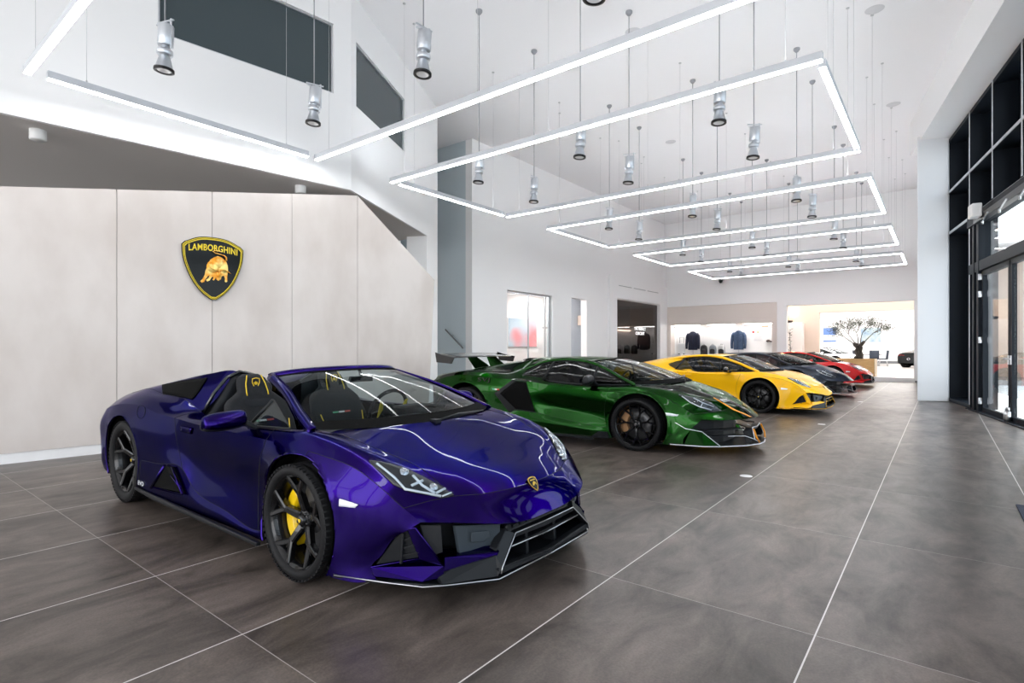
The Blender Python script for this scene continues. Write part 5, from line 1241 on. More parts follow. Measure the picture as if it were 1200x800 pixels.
# ---------------------------------------------------------------- crest on the plywood wall
def crest():
    c0 = P0 + U1 * 2.19 + Vector((0, 0, 2.43)) + N1 * .004
    t = thing('wall_crest', 'shield-shaped black and yellow crest with a golden bull on the plywood wall', 'sign', c0, atan2(U1.y, U1.x))
    # local frame: x along the wall, -y into the room, z up
    sh = crom([(-.36, 0, .335), (-.18, 0, .415), (0, 0, .432), (.18, 0, .415), (.36, 0, .335)], 6) + crom([(.395, 0, .295), (.385, 0, .14), (.335, 0, -.04), (.25, 0, -.22), (.14, 0, -.36), (.03, 0, -.445)], 5)
    sh = sh + [Vector((-p.x, 0, p.z)) for p in reversed(sh[25:])]
    S = lambda k, y: [Vector((p.x * k, y, p.z * k)) for p in sh]
    gold_y = mat('crest_yellow', (.88, .66, .02), .35); blk = mat('crest_black', (.004, .005, .005), .12, spec=.25)
    gold = mat('crest_gold', (.95, .50, .06), .35, .35)
    noise_tint(gold, 9, (.85, .33, .02), (1.0, .78, .25), 3, lo=.4, hi=.62)
    MB().prism(S(1.0, 0), (0, -.03, 0)).build('crest_plate', blk, t)
    b = MB(); A, B_ = S(.975, -.034), S(.905, -.034); n = len(A)
    for i in range(n):
        j = (i + 1) % n; a, c, d, e = A[i], A[j], B_[j], B_[i]; o = Vector((0, .008, 0))
        b.add([a, c, d, e, a + o, c + o, d + o, e + o], [(0, 1, 2, 3), (0, 4, 5, 1), (2, 6, 7, 3)])
    b.build('crest_border', gold_y, t)
    MB().tube([Vector((p.x * .945, -.0425, p.z * .945)) for p in sh], .0035, 6, closed=True).build('crest_border_line', blk, t)
    M = Matrix.Translation((0, -.031, .248)) @ Matrix.Rotation(radians(90), 4, 'X')
    tx = text_mesh('crest_lettering', 'LAMBORGHINI', .125, gold_y, t, .003, None, width=.625, fat=.0025)
    for v in tx.data.vertices: v.co.y += .03 - .28 * v.co.x ** 2
    tx.data.transform(M)
    k = 1 / 385.
    def W(px, py): return ((px - 400) / 325 * .385, (400 - py) / 335 * .44)
    bull = [(520, 300), (470, 268), (430, 258), (395, 275), (355, 300), (335, 335), (320, 385), (300, 425), (292, 470), (270, 515), (245, 540), (262, 556), (285, 545), (300, 515), (325, 480), (345, 470), (335, 500), (305, 522), (318, 538), (345, 525), (365, 490), (382, 478), (385, 500), (372, 515), (390, 522), (405, 500), (412, 488), (420, 510), (440, 522), (465, 505), (475, 470), (500, 462), (512, 490), (510, 525), (525, 532), (538, 520), (535, 480), (540, 440), (545, 400), (540, 350), (530, 320)]
    pts = [Vector((W(*q)[0] + .012, -.031, W(*q)[1] - .012)) for q in bull]
    bb = MB().prism(pts, (0, -.012, 0))
    for (px, py, rx, rz, d) in ((430, 330, .085, .085, .026), (380, 380, .08, .09, .024), (500, 370, .05, .09, .02), (445, 450, .035, .06, .03)):
        w_ = W(px, py); bb.lathe([(1, 0), (.9, .4), (.6, .8), (.25, .97), (0, 1)], 20, 0, Matrix.Translation((w_[0] + .012, -.036, w_[1] - .012)) @ Matrix.Rotation(radians(90), 4, 'X') @ Matrix.Diagonal((rx, rz, d, 1)))
    horn = lambda L: [Vector((W(*q)[0] + .012, -.066, W(*q)[1] - .012)) for q in L]
    bb.tube(horn([(430, 420), (380, 405), (345, 385), (322, 390)]), [.014, .012, .009, .003], 8).tube(horn([(450, 410), (500, 400), (540, 420), (575, 440)]), [.014, .012, .009, .003], 8)
    bb.tube(horn([(522, 300), (520, 270), (500, 250), (455, 240), (400, 232), (372, 215), (400, 205), (450, 207), (470, 215)]), [.012, .010, .008, .007, .007, .007, .007, .007, .004], 8)
    bb.build('crest_bull', gold, t)
crest()

# ---------------------------------------------------------------- office and corridor behind the left wall
beige = mat('beige_wall', (.60, .505, .435), .6)
pinkish = mat('office_pink_wall', (.80, .73, .70), .6)
struct(MB().box(-13.3, -13.0, 11.9, 21.5, 0, 3.4).build('wall_office', pinkish))
struct(MB().box(-13.3, XW - .25, 11.89, 25, 3.4, 3.6).build('ceiling_office', white_c))
struct(MB().box(-12.1, -12.0, 19.2, 20.35, 0, 3.4).box(-13.0, XW - .25, 20.22, 20.35, 0, 3.4).build('wall_corridor', mat('corridor_grey', (.50, .55, .60), .6)))
lp = mat('added_ceiling_light', (.9, .9, .9), .5, emit=(1, .97, .93), estr=11.)
lpo = mat('added_office_light', (.9, .9, .9), .5, emit=(1, .95, .92), estr=6.)
def added_light(x0, x1, y0, y1, z, label):
    tag(MB().box(x0, x1, y0, y1, z - .03, z).build('added_ceiling_light', lpo), label, 'lamp')  # unseen glowing panel added to light the space behind the wall
added_light(-12.6, -11.2, 13.4, 15.6, 3.395, 'flat glowing panel added to light the glazed office')
added_light(-12.6, -11.2, 17.0, 18.6, 3.395, 'flat glowing panel added to light the narrow corridor')
og = MB().box(XW - .13, XW - .12, 13.26, 15.74, .02, 3.09).build('window_5', clear_glass); struct(og)
f = MB()
for y in (13.29, 14.52, 15.71): f.box(XW - .15, XW - .10, y - (.012 if y == 14.52 else .03), y + (.012 if y == 14.52 else .03), 0, 3.1)
f.box(XW - .15, XW - .10, 13.25, 15.75, 3.05, 3.1); f.build('window_frame', alu, og)
h = MB().box(XW - .11, XW - .07, 15.42, 15.45, 1.0, 3.05).box(XW - .11, XW - .06, 15.30, 15.55, 1.96, 2.02); h.build('sliding_door_rail', steel, og)
art = mat('wall_art_print', (.4, .47, .55), .5)
def art_nodes(m):
    L = m.node_tree.links; b = m.node_tree.nodes['Principled BSDF']; tc = nd(m, 'ShaderNodeTexCoord'); mp = nd(m, 'ShaderNodeMapping'); mp.inputs['Rotation'].default_value = (.5, 0, 0)
    wv = nd(m, 'ShaderNodeTexWave'); wv.inputs['Scale'].default_value = .55; wv.inputs['Distortion'].default_value = 3.2; rp = nd(m, 'ShaderNodeValToRGB')
    rp.color_ramp.elements[0].color = (.30, .38, .46, 1); rp.color_ramp.elements[1].color = (.75, .25, .26, 1); rp.color_ramp.elements[1].position = .93
    e = rp.color_ramp.elements.new(.7); e.color = (.46, .52, .58, 1)
    L.new(tc.outputs['Object'], mp.inputs[0]); L.new(mp.outputs[0], wv.inputs[0]); L.new(wv.outputs['Fac'], rp.inputs[0]); L.new(rp.outputs[0], b.inputs['Base Color'])
art_nodes(art)
a = MB().box(-12.99, -12.95, 16.35, 18.15, 1.35, 2.45); a = a.build('abstract_picture', art); tag(a, 'large blue and pink abstract picture on the wall inside the glazed office', 'picture')
struct(MB().box(-11.98, -11.7, 19.75, 20.21, 2.25, 2.65).build('trim_3', beige))
# ---------------------------------------------------------------- smoked display window on the left wall
smoke = thin_glass('smoked_display_glass', (.30, .28, .27), ior=1.5)
nz = mat('niche_taupe', (.26, .22, .20), .6); nl = mat('niche_painted_lit_wall', (.50, .43, .40), .6)
nb = MB().box(XW - 1.5, XW - 1.45, 20.36, 24.75, 0, 3.4).box(XW - 1.5, XW - .25, 20.36, 20.39, 0, 3.4).box(XW - 1.5, XW - .25, 24.70, 24.75, 0, 3.4).box(XW - 1.5, XW - .25, 20.36, 24.75, 3.32, 3.40)
struct(nb.build('wall_display_niche', nz))
struct(MB().box(XW - 1.45, XW - 1.43, 20.4, 24.7, 1.1, 2.12).build('trim_4', nl))  # paler panel: light on the niche back is put into the colour
struct(MB().box(XW - 1.43, XW - .3, 20.4, 24.7, 0, 1.05).build('trim_5', nz))
st = MB().box(XW - 1.42, XW - 1.35, 20.45, 24.65, 2.12, 2.15).build('added_niche_strip', mat('added_niche_light', (1, .9, .85), .5, emit=(1, .85, .75), estr=14.)); tag(st, 'thin warm strip added to brighten the dark display window', 'lamp')  # strip added to light the display behind the smoked glass
wn = MB().box(XW - .05, XW - .04, 20.39, 24.7, .02, 3.31).build('window_6', smoke); struct(wn)
sig = mat('sign_white', (.9, .9, .92), .5, emit=(1, 1, 1), estr=.6)
sg = thing('display_sign', 'white two-line lettering on the dark display window', 'sign', (XW - .02, 22.25, 2.14), radians(90))
for i, (l, wd) in enumerate((('THE PERFECT', 1.15), ('CIRCUIT', .9))):
    text_mesh('lettering', l, .19, sig, sg, .004, Matrix.Translation((0 + .55, 0, -.20 * i)) @ Matrix.Rotation(radians(90), 4, 'X'), width=wd)

# ---------------------------------------------------------------- lit shop niche in the back wall
niche_w = mat('niche_white', (.88, .87, .86), .6)
struct(MB().box(-10.47, -10.30, YB - .01, YB + .5, 0, 3.27).box(-5.77, -5.57, YB - .01, YB + .5, 0, 3.27).box(-10.30, -5.77, YB - .01, YB + .5, 2.38, 3.27).build('trim_6', mat('niche_frame_beige', (.74, .67, .62), .6)))
struct(MB().box(-10.30, -5.77, YB + .72, YB + .78, 0, 2.5).box(-10.33, -10.30, YB + .5, YB + .78, 0, 2.5).box(-5.77, -5.74, YB + .5, YB + .78, 0, 2.5).box(-10.30, -5.77, YB + .5, YB + .78, 2.38, 2.45).build('wall_shop_niche', niche_w))
sh = MB().box(-10.28, -5.79, YB + .08, YB + .71, 0, .98); tag(sh.build('display_counter', niche_w, bevel=.01), 'long white display counter in the lit shop niche', 'counter')
for i, x in enumerate((-9.6, -8.0, -6.4)):
    tag(MB().box(x - .6, x + .6, YB + .2, YB + .3, 2.345, 2.375).build('niche_lamp', mat('niche_lamp_%d' % i, (1, 1, 1), .5, emit=(1, .97, .95), estr=10.)), 'slim ceiling lamp in the lit shop niche, ' + ['above the dark jacket', 'above the backpacks', 'above the denim jacket'][i], 'lamp', 'shop niche lamps')
def jacket(x, y, z, k, m, label, lap, rz=0., drop=.22):
    """open-front jacket on a hanger: lofted torso, two sleeves, collar, buttons"""
    t = thing('jacket', label, 'jacket', (x, y, z), rz, 'jackets on display')
    rows = []
    for zz, w_, d in ((0, .225, .10), (.12, .225, .115), (.35, .215, .12), (.55, .225, .125), (.72, .235, .12), (.80, .20, .10), (.85, .12, .075), (.88, .075, .06)):
        rows.append([Vector((w_ * cos(a) * k, d * sin(a) * k, zz * k)) for a in [2 * pi * i / 24 for i in range(25)]])
    MB().grid(rows, 0, True).build('jacket_body', m, t)
    for s_ in (1, -1):
        pts = [Vector((s_ * p[0] * k, p[1] * k, p[2] * k)) for p in ((.19, 0, .78), (.255, 0, .66), (.285, -.01, .45), (.295, -.03, .22), (.285, -.04, .05))]
        MB().tube(pts, [.075 * k, .08 * k, .07 * k, .06 * k, .05 * k], 12).build('sleeve', m, t)
        MB().prism([Vector((s_ * .01 * k, -.125 * k, .45 * k)), Vector((s_ * .075 * k, -.115 * k, .74 * k)), Vector((s_ * .09 * k, -.06 * k, .88 * k)), Vector((s_ * .04 * k, -.085 * k, .88 * k))], (0, -.012, 0)).build('lapel', m, t)
    MB().tube([Vector((0, -.122 * k, .02)), Vector((0, -.128 * k, .45 * k))], .004, 5).build('front_seam', lap, t)
    MB().tube([Vector((-.18 * k, 0, .80 * k)), Vector((0, 0, .90 * k)), Vector((.18 * k, 0, .80 * k))], .008, 6).tube([Vector((0, 0, .90 * k)), Vector((0, 0, 1.0 * k)), Vector((.02, 0, 1.03 * k))], .006, 6).build('hanger', steel, t)
    MB().tube([Vector((0, .03, -drop)), Vector((0, .03, .9 * k))], .012, 8).lathe([(0, 0), (.12, 0), (.12, .012), (0, .015)], 20, 0, Matrix.Translation((0, .03, -drop))).build('display_stand', steel, t)
    return t
navy = noise_tint(mat('navy_cloth', (.02, .025, .05), .9), 30, (.014, .017, .035), (.03, .035, .065)); denim = noise_tint(mat('blue_denim', (.07, .11, .2), .9), 25, (.05, .085, .16), (.11, .16, .26))
char = noise_tint(mat('charcoal_cloth', (.05, .048, .046), .9), 30, (.035, .034, .033), (.075, .07, .068))
YS = YB + .38
jacket(-9.36, YS, 1.20, 1.0, navy, 'dark navy blazer hanging in the lit shop niche beside the white suitcase', gap_m)
jacket(-7.26, YS, 1.22, .98, denim, 'blue denim jacket hanging in the lit shop niche right of the backpacks', gap_m, drop=.24)
def backpack(x, y, z, m, m2, label, group, rz=0., k=1.):
    t = thing('backpack', label, 'backpack', (x, y, z), rz, group)
    rows = []
    for zz, f in ((0, .93), (.02, 1), (.2, 1.02), (.33, .96), (.40, .82), (.44, .55), (.455, .15)):
        rows.append([Vector((.16 * f * (abs(cos(a)) ** .6) * (1 if cos(a) > 0 else -1) * k, .09 * f * (abs(sin(a)) ** .6) * (1 if sin(a) > 0 else -1) * k, zz * k)) for a in [2 * pi * i / 28 for i in range(29)]])
    b = MB().grid(rows, 0, True); b.add(rows[0][:-1], [tuple(range(28))]); b.add(rows[-1][:-1], [tuple(range(28))]); b.build('bag_body', m, t)
    rows = []
    for zz, f in ((.03, .9), (.06, 1), (.2, 1), (.25, .8), (.27, .4)): rows.append([Vector((.12 * f * cos(a) * k, (-.075 - .05 * f * abs(sin(a))) * k, zz * k)) for a in [pi + pi * i / 12 for i in range(13)]])
    MB().grid(rows, 0, True).build('front_pocket', m2, t)
    MB().tube([Vector((-.04 * k, 0, .44 * k)), Vector((-.035 * k, 0, .49 * k)), Vector((.035 * k, 0, .49 * k)), Vector((.04 * k, 0, .44 * k))], .008, 6).build('carry_handle', m2, t)
    for s_ in (1, -1): MB().tube([Vector((s_ * .07 * k, .08 * k, .40 * k)), Vector((s_ * .10 * k, .12 * k, .28 * k)), Vector((s_ * .12 * k, .10 * k, .08 * k))], .014, 6).build('shoulder_strap', m2, t)
    return t
bagk = mat('black_nylon', (.015, .016, .018), .6); bagg = mat('grey_nylon', (.25, .27, .30), .6); bagw = mat('light_grey_nylon', (.60, .60, .61), .6)
backpack(-8.83, YS, .985, bagk, bagk, 'black backpack on the shop counter next to the navy blazer', 'backpacks on the lit counter')
backpack(-8.42, YS, .985, bagg, bagk, 'grey backpack with a dark pocket, middle bag on the shop counter', 'backpacks on the lit counter')
bw = backpack(-8.02, YS, .985, bagw, bagk, 'light grey backpack with a black stripe next to the denim jacket', 'backpacks on the lit counter')
sc_ = thing('suitcase', 'white hard-shell suitcase with a raised handle at the left end of the counter', 'suitcase', (-9.92, YS, .985))
b = MB().box(-.17, .17, -.1, .1, .05, .55); b.build('shell', mat('suitcase_white', (.78, .79, .80), .35), sc_, bevel=.04)
MB().tube([(-.1, .05, .5), (-.1, .05, .82), (.1, .05, .82), (.1, .05, .5)], .010, 8).build('telescopic_handle', bagk, sc_)
for x in (-.12, .12):
    for y in (-.06, .06): MB().lathe([(0, -.012), (.025, -.012), (.025, .012), (0, .012)], 12, 0, Matrix.Translation((x, y, .025)) @ Matrix.Rotation(radians(90), 4, 'Y')).build('castor', bagk, sc_)
cgrey = mat('print_grey', (.55, .55, .57), .6); cred = mat('badge_red', (.65, .05, .04), .4); col_ = mat('badge_olive', (.45, .45, .20), .4)
WF = YB + .715
tag(MB().lathe([(0, 0), (.05, 0), (.05, .02), (.04, .025), (0, .025)], 20, 0, Matrix.Translation((-6.71, WF, 2.02)) @ Matrix.Rotation(radians(90), 4, 'X')).build('wall_badge', cred), 'small round red badge on the back of the lit niche', 'badge')
tag(MB().lathe([(0, 0), (.045, 0), (.045, .02), (.035, .025), (0, .025)], 20, 0, Matrix.Translation((-6.51, WF, 2.02)) @ Matrix.Rotation(radians(90), 4, 'X')).build('wall_badge', col_), 'small round olive badge on the back of the lit niche, beside the red one', 'badge')
def frame_pic(x0, x1, z0, z1, m, label, n):
    t = thing('wall_print', label, 'picture', ((x0 + x1) / 2, WF, (z0 + z1) / 2)); w_, h_ = (x1 - x0) / 2, (z1 - z0) / 2
    MB().box(-w_, w_, -.012, 0, -h_, h_).build('print_sheet', mat('sheet_%d' % n, (.80, .80, .80), .6), t)
    for k in range(4): MB().box(-w_ * .8, w_ * (.8 - .25 * (k % 2)), -.015, -.012, h_ * (.7 - .42 * k) - h_ * .12, h_ * (.7 - .42 * k)).build('print_line', m, t)
frame_pic(-6.36, -6.14, 1.95, 2.14, cgrey, 'small pale print below the orange strip in the lit niche', 1)
frame_pic(-6.10, -5.92, 1.98, 2.25, mat('print_dark', (.22, .21, .22), .6), 'narrow dark print nearest the beige frame in the lit niche', 2)
frame_pic(-6.70, -6.30, 1.60, 1.84, cgrey, 'wide pale drawing low on the back of the lit niche', 3)
tag(MB().box(-6.36, -6.08, WF - .02, WF, 2.24, 2.28).build('shelf_strip', mat('strip_orange', (.60, .28, .12), .5)), 'thin orange-brown strip near the top of the lit niche', 'strip')
mc = thing('model_car', 'tiny dark model car on a bracket in the lit niche', 'model car', (-6.02, WF - .08, 1.56))
MB().prism([(-.12, -.04, .01), (.12, -.04, .01), (.13, -.04, .05), (.05, -.04, .06), (.0, -.04, .10), (-.08, -.04, .10), (-.13, -.04, .05)], (0, .08, 0)).build('model_body', mat('model_brown', (.10, .05, .04), .3), mc)
for x in (-.07, .07):
    for y in (-.04, .04): MB().lathe([(0, -.01), (.022, -.01), (.022, .01), (0, .01)], 12, 0, Matrix.Translation((x, y, .012)) @ Matrix.Rotation(radians(90), 4, 'X')).build('model_wheel', bagk, mc)
MB().box(-.16, .16, -.06, .08, -.012, -.002).build('bracket', steel, mc)
# jacket and three bags stand in for the lit niche mirrored in the glass
XN = XW - .85
jacket(XN, 21.75, 1.10, .95, char, 'charcoal jacket standing in for a reflection in the smoked display window', gap_m, radians(90), .048)
for i, (y, l) in enumerate(((22.85, 'nearest the charcoal jacket'), (23.55, 'in the middle'), (24.25, 'furthest right'))):
    backpack(XN, y, 1.055, [bagg, char, bagk][i], bagk, '%s backpack standing in for a reflection in the smoked display window, %s' % (['patterned grey', 'charcoal', 'black'][i], l), 'stand-in reflected backpacks behind smoked glass', radians(90))

# ---------------------------------------------------------------- room beyond the back wall
ZR = .16
grey_floor = noise_tint(mat('rear_floor_tile', (.30, .28, .27), .4), 2.5, (.22, .20, .19), (.34, .32, .31), 7, rough=(.45, .35))
struct(MB().box(-9, 2.5, YB + .3, 48.2, ZR - .2, ZR).build('floor_rear_room', grey_floor))
struct(MB().box(-9, 2.5, YB + .3, 48.2, 5.0, 5.2).build('ceiling_rear_room', white_c))
struct(MB().box(-9.2, -9, YB + .8, 48.2, 0, 5.2).build('wall_rear_room_left', white)); struct(MB().box(2.5, 2.7, YB + .3, 48.2, 0, 5.2).build('wall_rear_room_right', white))
struct(MB().box(-9.2, 2.7, 48.0, 48.2, 0, 5.2).build('wall_rear_room_end', white)); struct(MB().box(-9, 2.5, 47.98, 48.0, ZR, .34).build('baseboard_rear_room', sk))
struct(MB().box(-9, -4.49, 29, 29.25, ZR, 5).box(-4.49, -.2, 29, 29.25, 2.95, 5).box(-.2, 2.5, 29, 29.25, ZR, 5).build('wall_beige_screen', beige))
for i, y in enumerate((27.6, 31.5, 35.5, 39.5, 43.5)):
    tag(MB().box(-7.5, 1.0, y - .45, y + .45, 4.96, 4.995).build('added_ceiling_light', lpo if i == 0 else lp), 'long flat glowing panel added to light the rear room, ' + ['in front of the beige screen wall', 'just behind the beige screen wall', 'over the white car', 'over the dark car', 'over the dark chairs'][i], 'lamp', 'added rear room light panels')  # unseen glowing panels added so the rear room is bright
# planter with olive tree
pw = noise_tint(mat('planter_oak', (.66, .42, .17), .5), 6, (.60, .36, .13), (.72, .48, .22), 5, (1, 1, 6)); soil = noise_tint(mat('bark_mulch', (.05, .035, .025), .95), 60, (.03, .02, .014), (.09, .065, .045))
pl_ = thing('planter_box', 'long low oak planter box with the olive tree in the wide opening', 'planter', (-3.3, 26.6, ZR))
MB().box(-1.2, 1.2, -.45, -.41, 0, .70).box(-1.2, 1.2, .41, .45, 0, .70).box(-1.2, -1.16, -.41, .41, 0, .70).box(1.16, 1.2, -.41, .41, 0, .70).build('box', pw, pl_, bevel=.006)
MB().box(1.19, 1.212, -.45, .45, 0, .70).build('end_face_lit', mat('planter_lit_end', (.78, .66, .48), .5), pl_)  # end of the same box, lighter: light on that side put into the colour
g = MB(); rows = [[Vector((x, y, .67 + random.uniform(-.015, .02))) for y in (-.41, -.2, 0, .2, .41)] for x in [-1.16 + .232 * i for i in range(11)]]; g.grid(rows, 0, True); o = g.build('mulch', soil, pl_)
bark = noise_tint(mat('olive_bark', (.06, .05, .04), .9), 14, (.025, .022, .02), (.11, .095, .08), 6, (1, 1, .4), bump=.6)
leaf = noise_tint(mat('olive_leaves', (.06, .07, .045), .6), 5, (.03, .04, .025), (.10, .115, .08))
tr = thing('olive_tree', 'small olive tree with a gnarled trunk and sparse grey-green crown in the planter', 'tree', (-2.68, 26.6, ZR + .692))
rnd = random.Random(3)
tk = MB(); tips = []
tk.tube([(0, 0, .012), (0, 0, .06), (.03, .02, .15), (-.03, 0, .30), (.02, .03, .45), (-.04, 0, .58)], [.18, .165, .14, .15, .125, .16], 12)
tk.tube([(-.04, 0, .52), (-.14, .03, .60), (-.18, .02, .66)], [.11, .09, .05], 9).tube([(.0, 0, .5), (.12, -.02, .62), (.2, 0, .72)], [.10, .07, .05], 9)
tk.build('trunk', bark, tr)
br = MB()
def branch(p, d, L, r, lvl):
    q = p + d * L; q.z = max(q.z, .15); mid = p.lerp(q, .5) + Vector((rnd.uniform(-.05, .05), rnd.uniform(-.05, .05), rnd.uniform(-.02, .05))) * L
    br.tube([p, mid, q], [r, r * .8, r * .55], 6, cap=False)
    if lvl <= 1: tips.append((mid, q))
    if lvl == 0: return
    for k in range(3 if lvl > 1 else 4):
        a = rnd.uniform(0, 2 * pi); nd_ = (d + Vector((cos(a) * .75, sin(a) * .75, rnd.uniform(-.3, .6)))).normalized(); branch(q, nd_, L * rnd.uniform(.55, .85), r * .55, lvl - 1)
for p, d in (((-.16, .02, .62), (-.75, .1, .6)), ((.18, 0, .68), (.65, -.1, .75)), ((-.02, 0, .6), (-.15, .3, 1)), ((.05, 0, .6), (.2, -.35, 1)), ((-.1, 0, .6), (-.55, -.3, .9))):
    branch(Vector(p), Vector(d).normalized(), .50, .022, 2)
br.build('branches', bark, tr)
lv = MB()
for a, q in tips:
    for k in range(17):
        c = a.lerp(q, rnd.uniform(.3, 1.15)) + Vector((rnd.gauss(0, .085), rnd.gauss(0, .085), rnd.gauss(0, .085)))
        d = Vector((rnd.gauss(0, 1), rnd.gauss(0, 1), rnd.gauss(0, .7))).normalized(); s_ = d.orthogonal().normalized() * .016; L = rnd.uniform(.06, .10); c.z = max(c.z, .16)
        lv.add([c - d * L / 2, c + s_, c + d * L / 2, c - s_], [(0, 1, 2, 3)])
lv.build('foliage', leaf, tr)['kind'] = 'stuff'
# lamp, bowl, cupboard and plant in front of the beige screen
cb = thing('white_cupboard', 'tall white cupboard panel against the beige screen wall', 'cupboard', (-5.75, 28.7, ZR)); MB().box(-.75, .64, -.25, .28, 0, 2.33).build('carcass', mat('cupboard_white', (.82, .77, .75), .5), cb, bevel=.006); MB().box(-.74, .63, -.268, -.252, .02, 2.31).build('door', mat('cupboard_white_door', (.85, .81, .79), .45), cb)
bo = MB().lathe([(0, 0), (.22, .0), (.28, .05), (.29, .10), (.27, .10), (.25, .04), (0, .02)], 28, 0, Matrix.Translation((-5.82, 28.65, ZR + 2.335))).build('shallow_bowl', bagk); tag(bo, 'black shallow bowl on top of the white cupboard', 'bowl')
wl = thing('wall_lamp', 'glowing warm wall lamp above the black bowl', 'lamp', (-5.62, 28.9, 3.0)); MB().lathe([(0, -.12), (.07, -.10), (.09, 0), (.07, .1), (0, .12)], 20).build('globe', mat('warm_globe', (1, .8, .5), .5, emit=(1, .62, .28), estr=25.), wl); MB().cbox((0, .06, 0), (.06, .09, .06)).build('wall_mount', steel, wl)
pt_ = thing('potted_plant', 'small dark leafy plant beside the white cupboard', 'plant', (-5.55, 28.1, ZR)); MB().lathe([(0, 0), (.14, 0), (.18, .4), (.16, .4), (.15, .36), (0, .36)], 20).build('pot', bagk, pt_)
MB().tube([(0, 0, .36), (.02, 0, 1.0), (-.02, 0, 1.9)], .012, 6).build('stem', bark, pt_)
lf = MB()
for k in range(46):
    z = rnd.uniform(1.0, 2.0); a = rnd.uniform(0, 2 * pi); d = Vector((cos(a), sin(a), rnd.uniform(-.3, .5))).normalized(); c = Vector((0, 0, z)); s_ = d.cross(Vector((0, 0, 1))).normalized() * .035; L = rnd.uniform(.10, .19)
    lf.add([c, c + d * L * .5 + s_, c + d * L, c + d * L * .5 - s_], [(0, 1, 2, 3)])
lf.build('leaves', mat('dark_leaf', (.03, .045, .025), .5), pt_)
# pictures, table and chairs, cars in the rear room
pic_sky = mat('picture_sky_blue', (.16, .28, .62), .5); pic_w = mat('picture_pale', (.8, .82, .85), .5); pic_g = noise_tint(mat('picture_landscape', (.3, .38, .42), .5), 2.2, (.20, .32, .50), (.55, .62, .55), 5)
def wall_pic(x0, x1, z0, z1, label, parts):
    t = thing('wall_picture', label, 'picture', ((x0 + x1) / 2, 47.98, (z0 + z1) / 2)); w_, h_ = (x1 - x0) / 2, (z1 - z0) / 2
    MB().box(-w_ - .03, w_ + .03, -.02, 0, -h_ - .03, h_ + .03).build('picture_frame', alu, t)
    for a, b, m in parts: MB().box(-w_, w_, -.026, -.021, -h_ + 2 * h_ * a, -h_ + 2 * h_ * b).build('print', m, t)
wall_pic(-7.14, -6.3, 1.75, 2.8, 'picture with a blue sky over white, left of the olive tree', [(.5, 1, pic_sky), (.12, .5, pic_w), (0, .12, pic_sky)])
wall_pic(-4.7, -3.48, 1.72, 2.75, 'wide hazy landscape picture behind the olive tree crown', [(0, 1, pic_g)])
tb = thing('round_table', 'dark round meeting table in the rear room', 'table', (-3.5, 41.5, ZR)); MB().lathe([(0, .70), (.55, .70), (.56, .72), (.55, .74), (0, .74)], 32).build('table_top', bagk, tb); MB().lathe([(0, 0), (.3, 0), (.3, .02), (.04, .05), (.04, .70)], 24).build('pedestal', steel, tb)
chm = mat('chair_dark_blue', (.03, .04, .06), .6)
def chair(x, y, rz, label):
    t = thing('meeting_chair', label, 'chair', (x, y, ZR), rz, 'chairs at the round table')
    MB().shell([[Vector((xx, yy, .45 + .03 * (abs(xx) / .24) ** 2)) for xx in (-.24, -.12, 0, .12, .24)] for yy in (-.22, 0, .22)], .05).build('seat', chm, t)
    MB().shell([[Vector((xx, .22 + .10 * (z - .45) - .08 * (abs(xx) / .24) ** 2, z)) for xx in (-.24, -.12, 0, .12, .24)] for z in (.45, .65, .85, .98)], .04).build('backrest', chm, t)
    for sx in (-1, 1):
        for sy in (-1, 1): MB().tube([(sx * .18, sy * .17, .45), (sx * .22, sy * .22, 0)], .013, 8).build('leg', steel, t)
chair(-4.2, 41.3, radians(80), 'dark blue chair on the left of the round meeting table'); chair(-3.3, 40.7, radians(190), 'dark blue chair in front of the round meeting table'); chair(-2.85, 41.2, radians(-80), 'dark blue chair on the right of the round meeting table')
whitep = paint('white_car_paint', (.80, .81, .82), 0, .3, .7, 1.4); darkp = paint('dark_bronze_car_paint', (.05, .042, .038), .4, .3, .9, 1.45)
huracan('sports_car', 'white sports car behind the olive tree in the rear room', (-5.6, 35.5, ZR), -.25, whitep, False, cal_black, STYLE_V, roof_m=gloss_black, badge=False)
huracan('sports_car', 'dark bronze sports car seen from behind at the right edge of the rear opening', (-.3, 40.4, ZR), radians(62), darkp, False, cal_black, STYLE_V, badge=False)

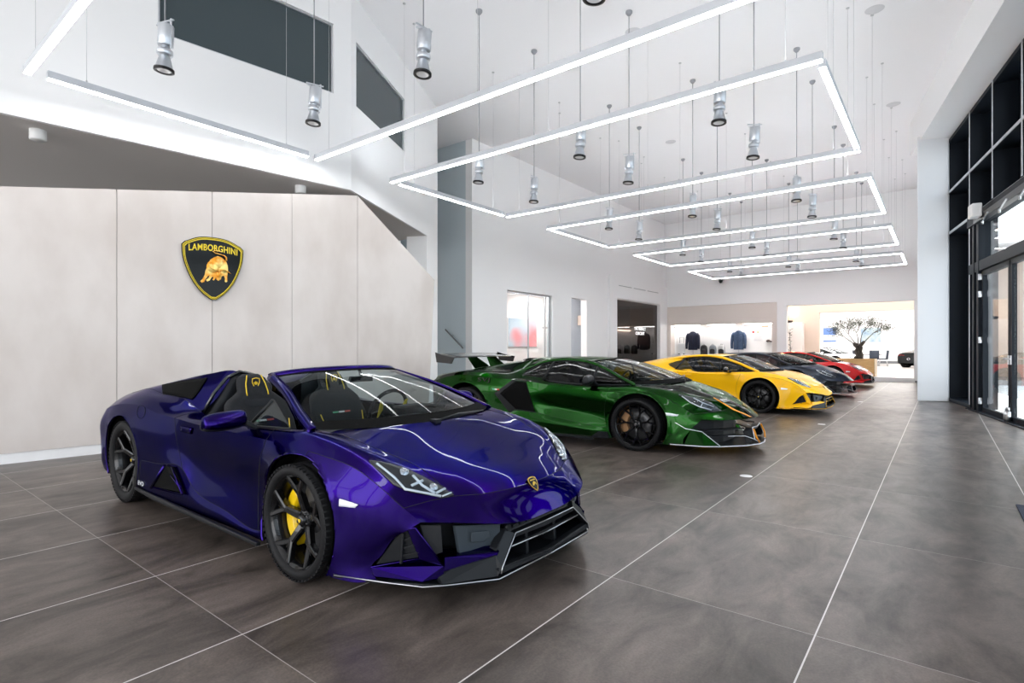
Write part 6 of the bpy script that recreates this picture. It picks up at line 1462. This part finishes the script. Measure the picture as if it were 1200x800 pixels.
# ---------------------------------------------------------------- outside the entrance
pave = noise_tint(mat('forecourt_paving', (.42, .43, .45), .8), 3, (.36, .37, .39), (.48, .49, .5)); lawn = noise_tint(mat('lawn_green', (.10, .20, .05), .9), 20, (.06, .14, .03), (.16, .28, .08))
struct(MB().prism([(1.6, 26, -.3), (6.0, -9, -.3), (60, -9, -.3), (60, 70, -.3), (1.6, 70, -.3)], (0, 0, .29)).build('ground_forecourt', pave))
struct(MB().box(8, 60, 22, 60, -.02, .0).build('ground_lawn', lawn))
bd = mat('office_block_grey', (.45, .48, .52), .7)
t = thing('office_block', 'pale office block across the forecourt seen through the entrance door', 'building', (16, 62, 0)); MB().box(-12, 14, 0, 10, 0, 7).build('block_wall', bd, t)
for k in range(6): MB().box(-11 + 4 * k, -8.5 + 4 * k, -.05, .02, 3.5, 5.2).build('block_window', balc_glass, t)
hm = noise_tint(mat('hedge_leaves', (.05, .12, .03), .8), 12, (.03, .08, .02), (.10, .2, .06))
for i, (x, y) in enumerate([(9.2, 40), (11.2, 44), (7.6, 36)]):
    t = thing('garden_shrub', ['round green shrub on the lawn outside the entrance, middle of three', 'round green shrub on the lawn outside the entrance, furthest back', 'round green shrub on the lawn outside the entrance, nearest the building'][i], 'shrub', (x, y, 0), 0, 'shrubs outside')
    s_ = MB(); rr = random.Random(i)
    for k in range(700):
        d = Vector((rr.gauss(0, 1), rr.gauss(0, 1), rr.gauss(0, 1))).normalized(); c = Vector((d.x * 1.0, d.y * 1.0, .95 + d.z * .9)) * rr.uniform(.8, 1.02); u = d.orthogonal().normalized() * .09; v = d.cross(u).normalized() * .09
        s_.add([c - u, c + v + d * .05, c + u, c - v], [(0, 1, 2, 3)])
    s_.build('foliage', hm, t); MB().tube([(0, 0, 0), (0, 0, .8)], .06, 8).build('stem', bark, t)

sc2 = thing('security_camera', 'small black dome camera high on the white back wall', 'camera', (-7.9, YB, 4.38)); MB().lathe([(0, -.14), (.06, -.12), (.09, -.05), (.09, .02), (0, .02)], 20, 0, Matrix.Translation((0, -.12, 0))).build('dome', bagk, sc2); MB().cbox((0, -.05, .02), (.06, .14, .05)).build('wall_bracket', bagk, sc2)
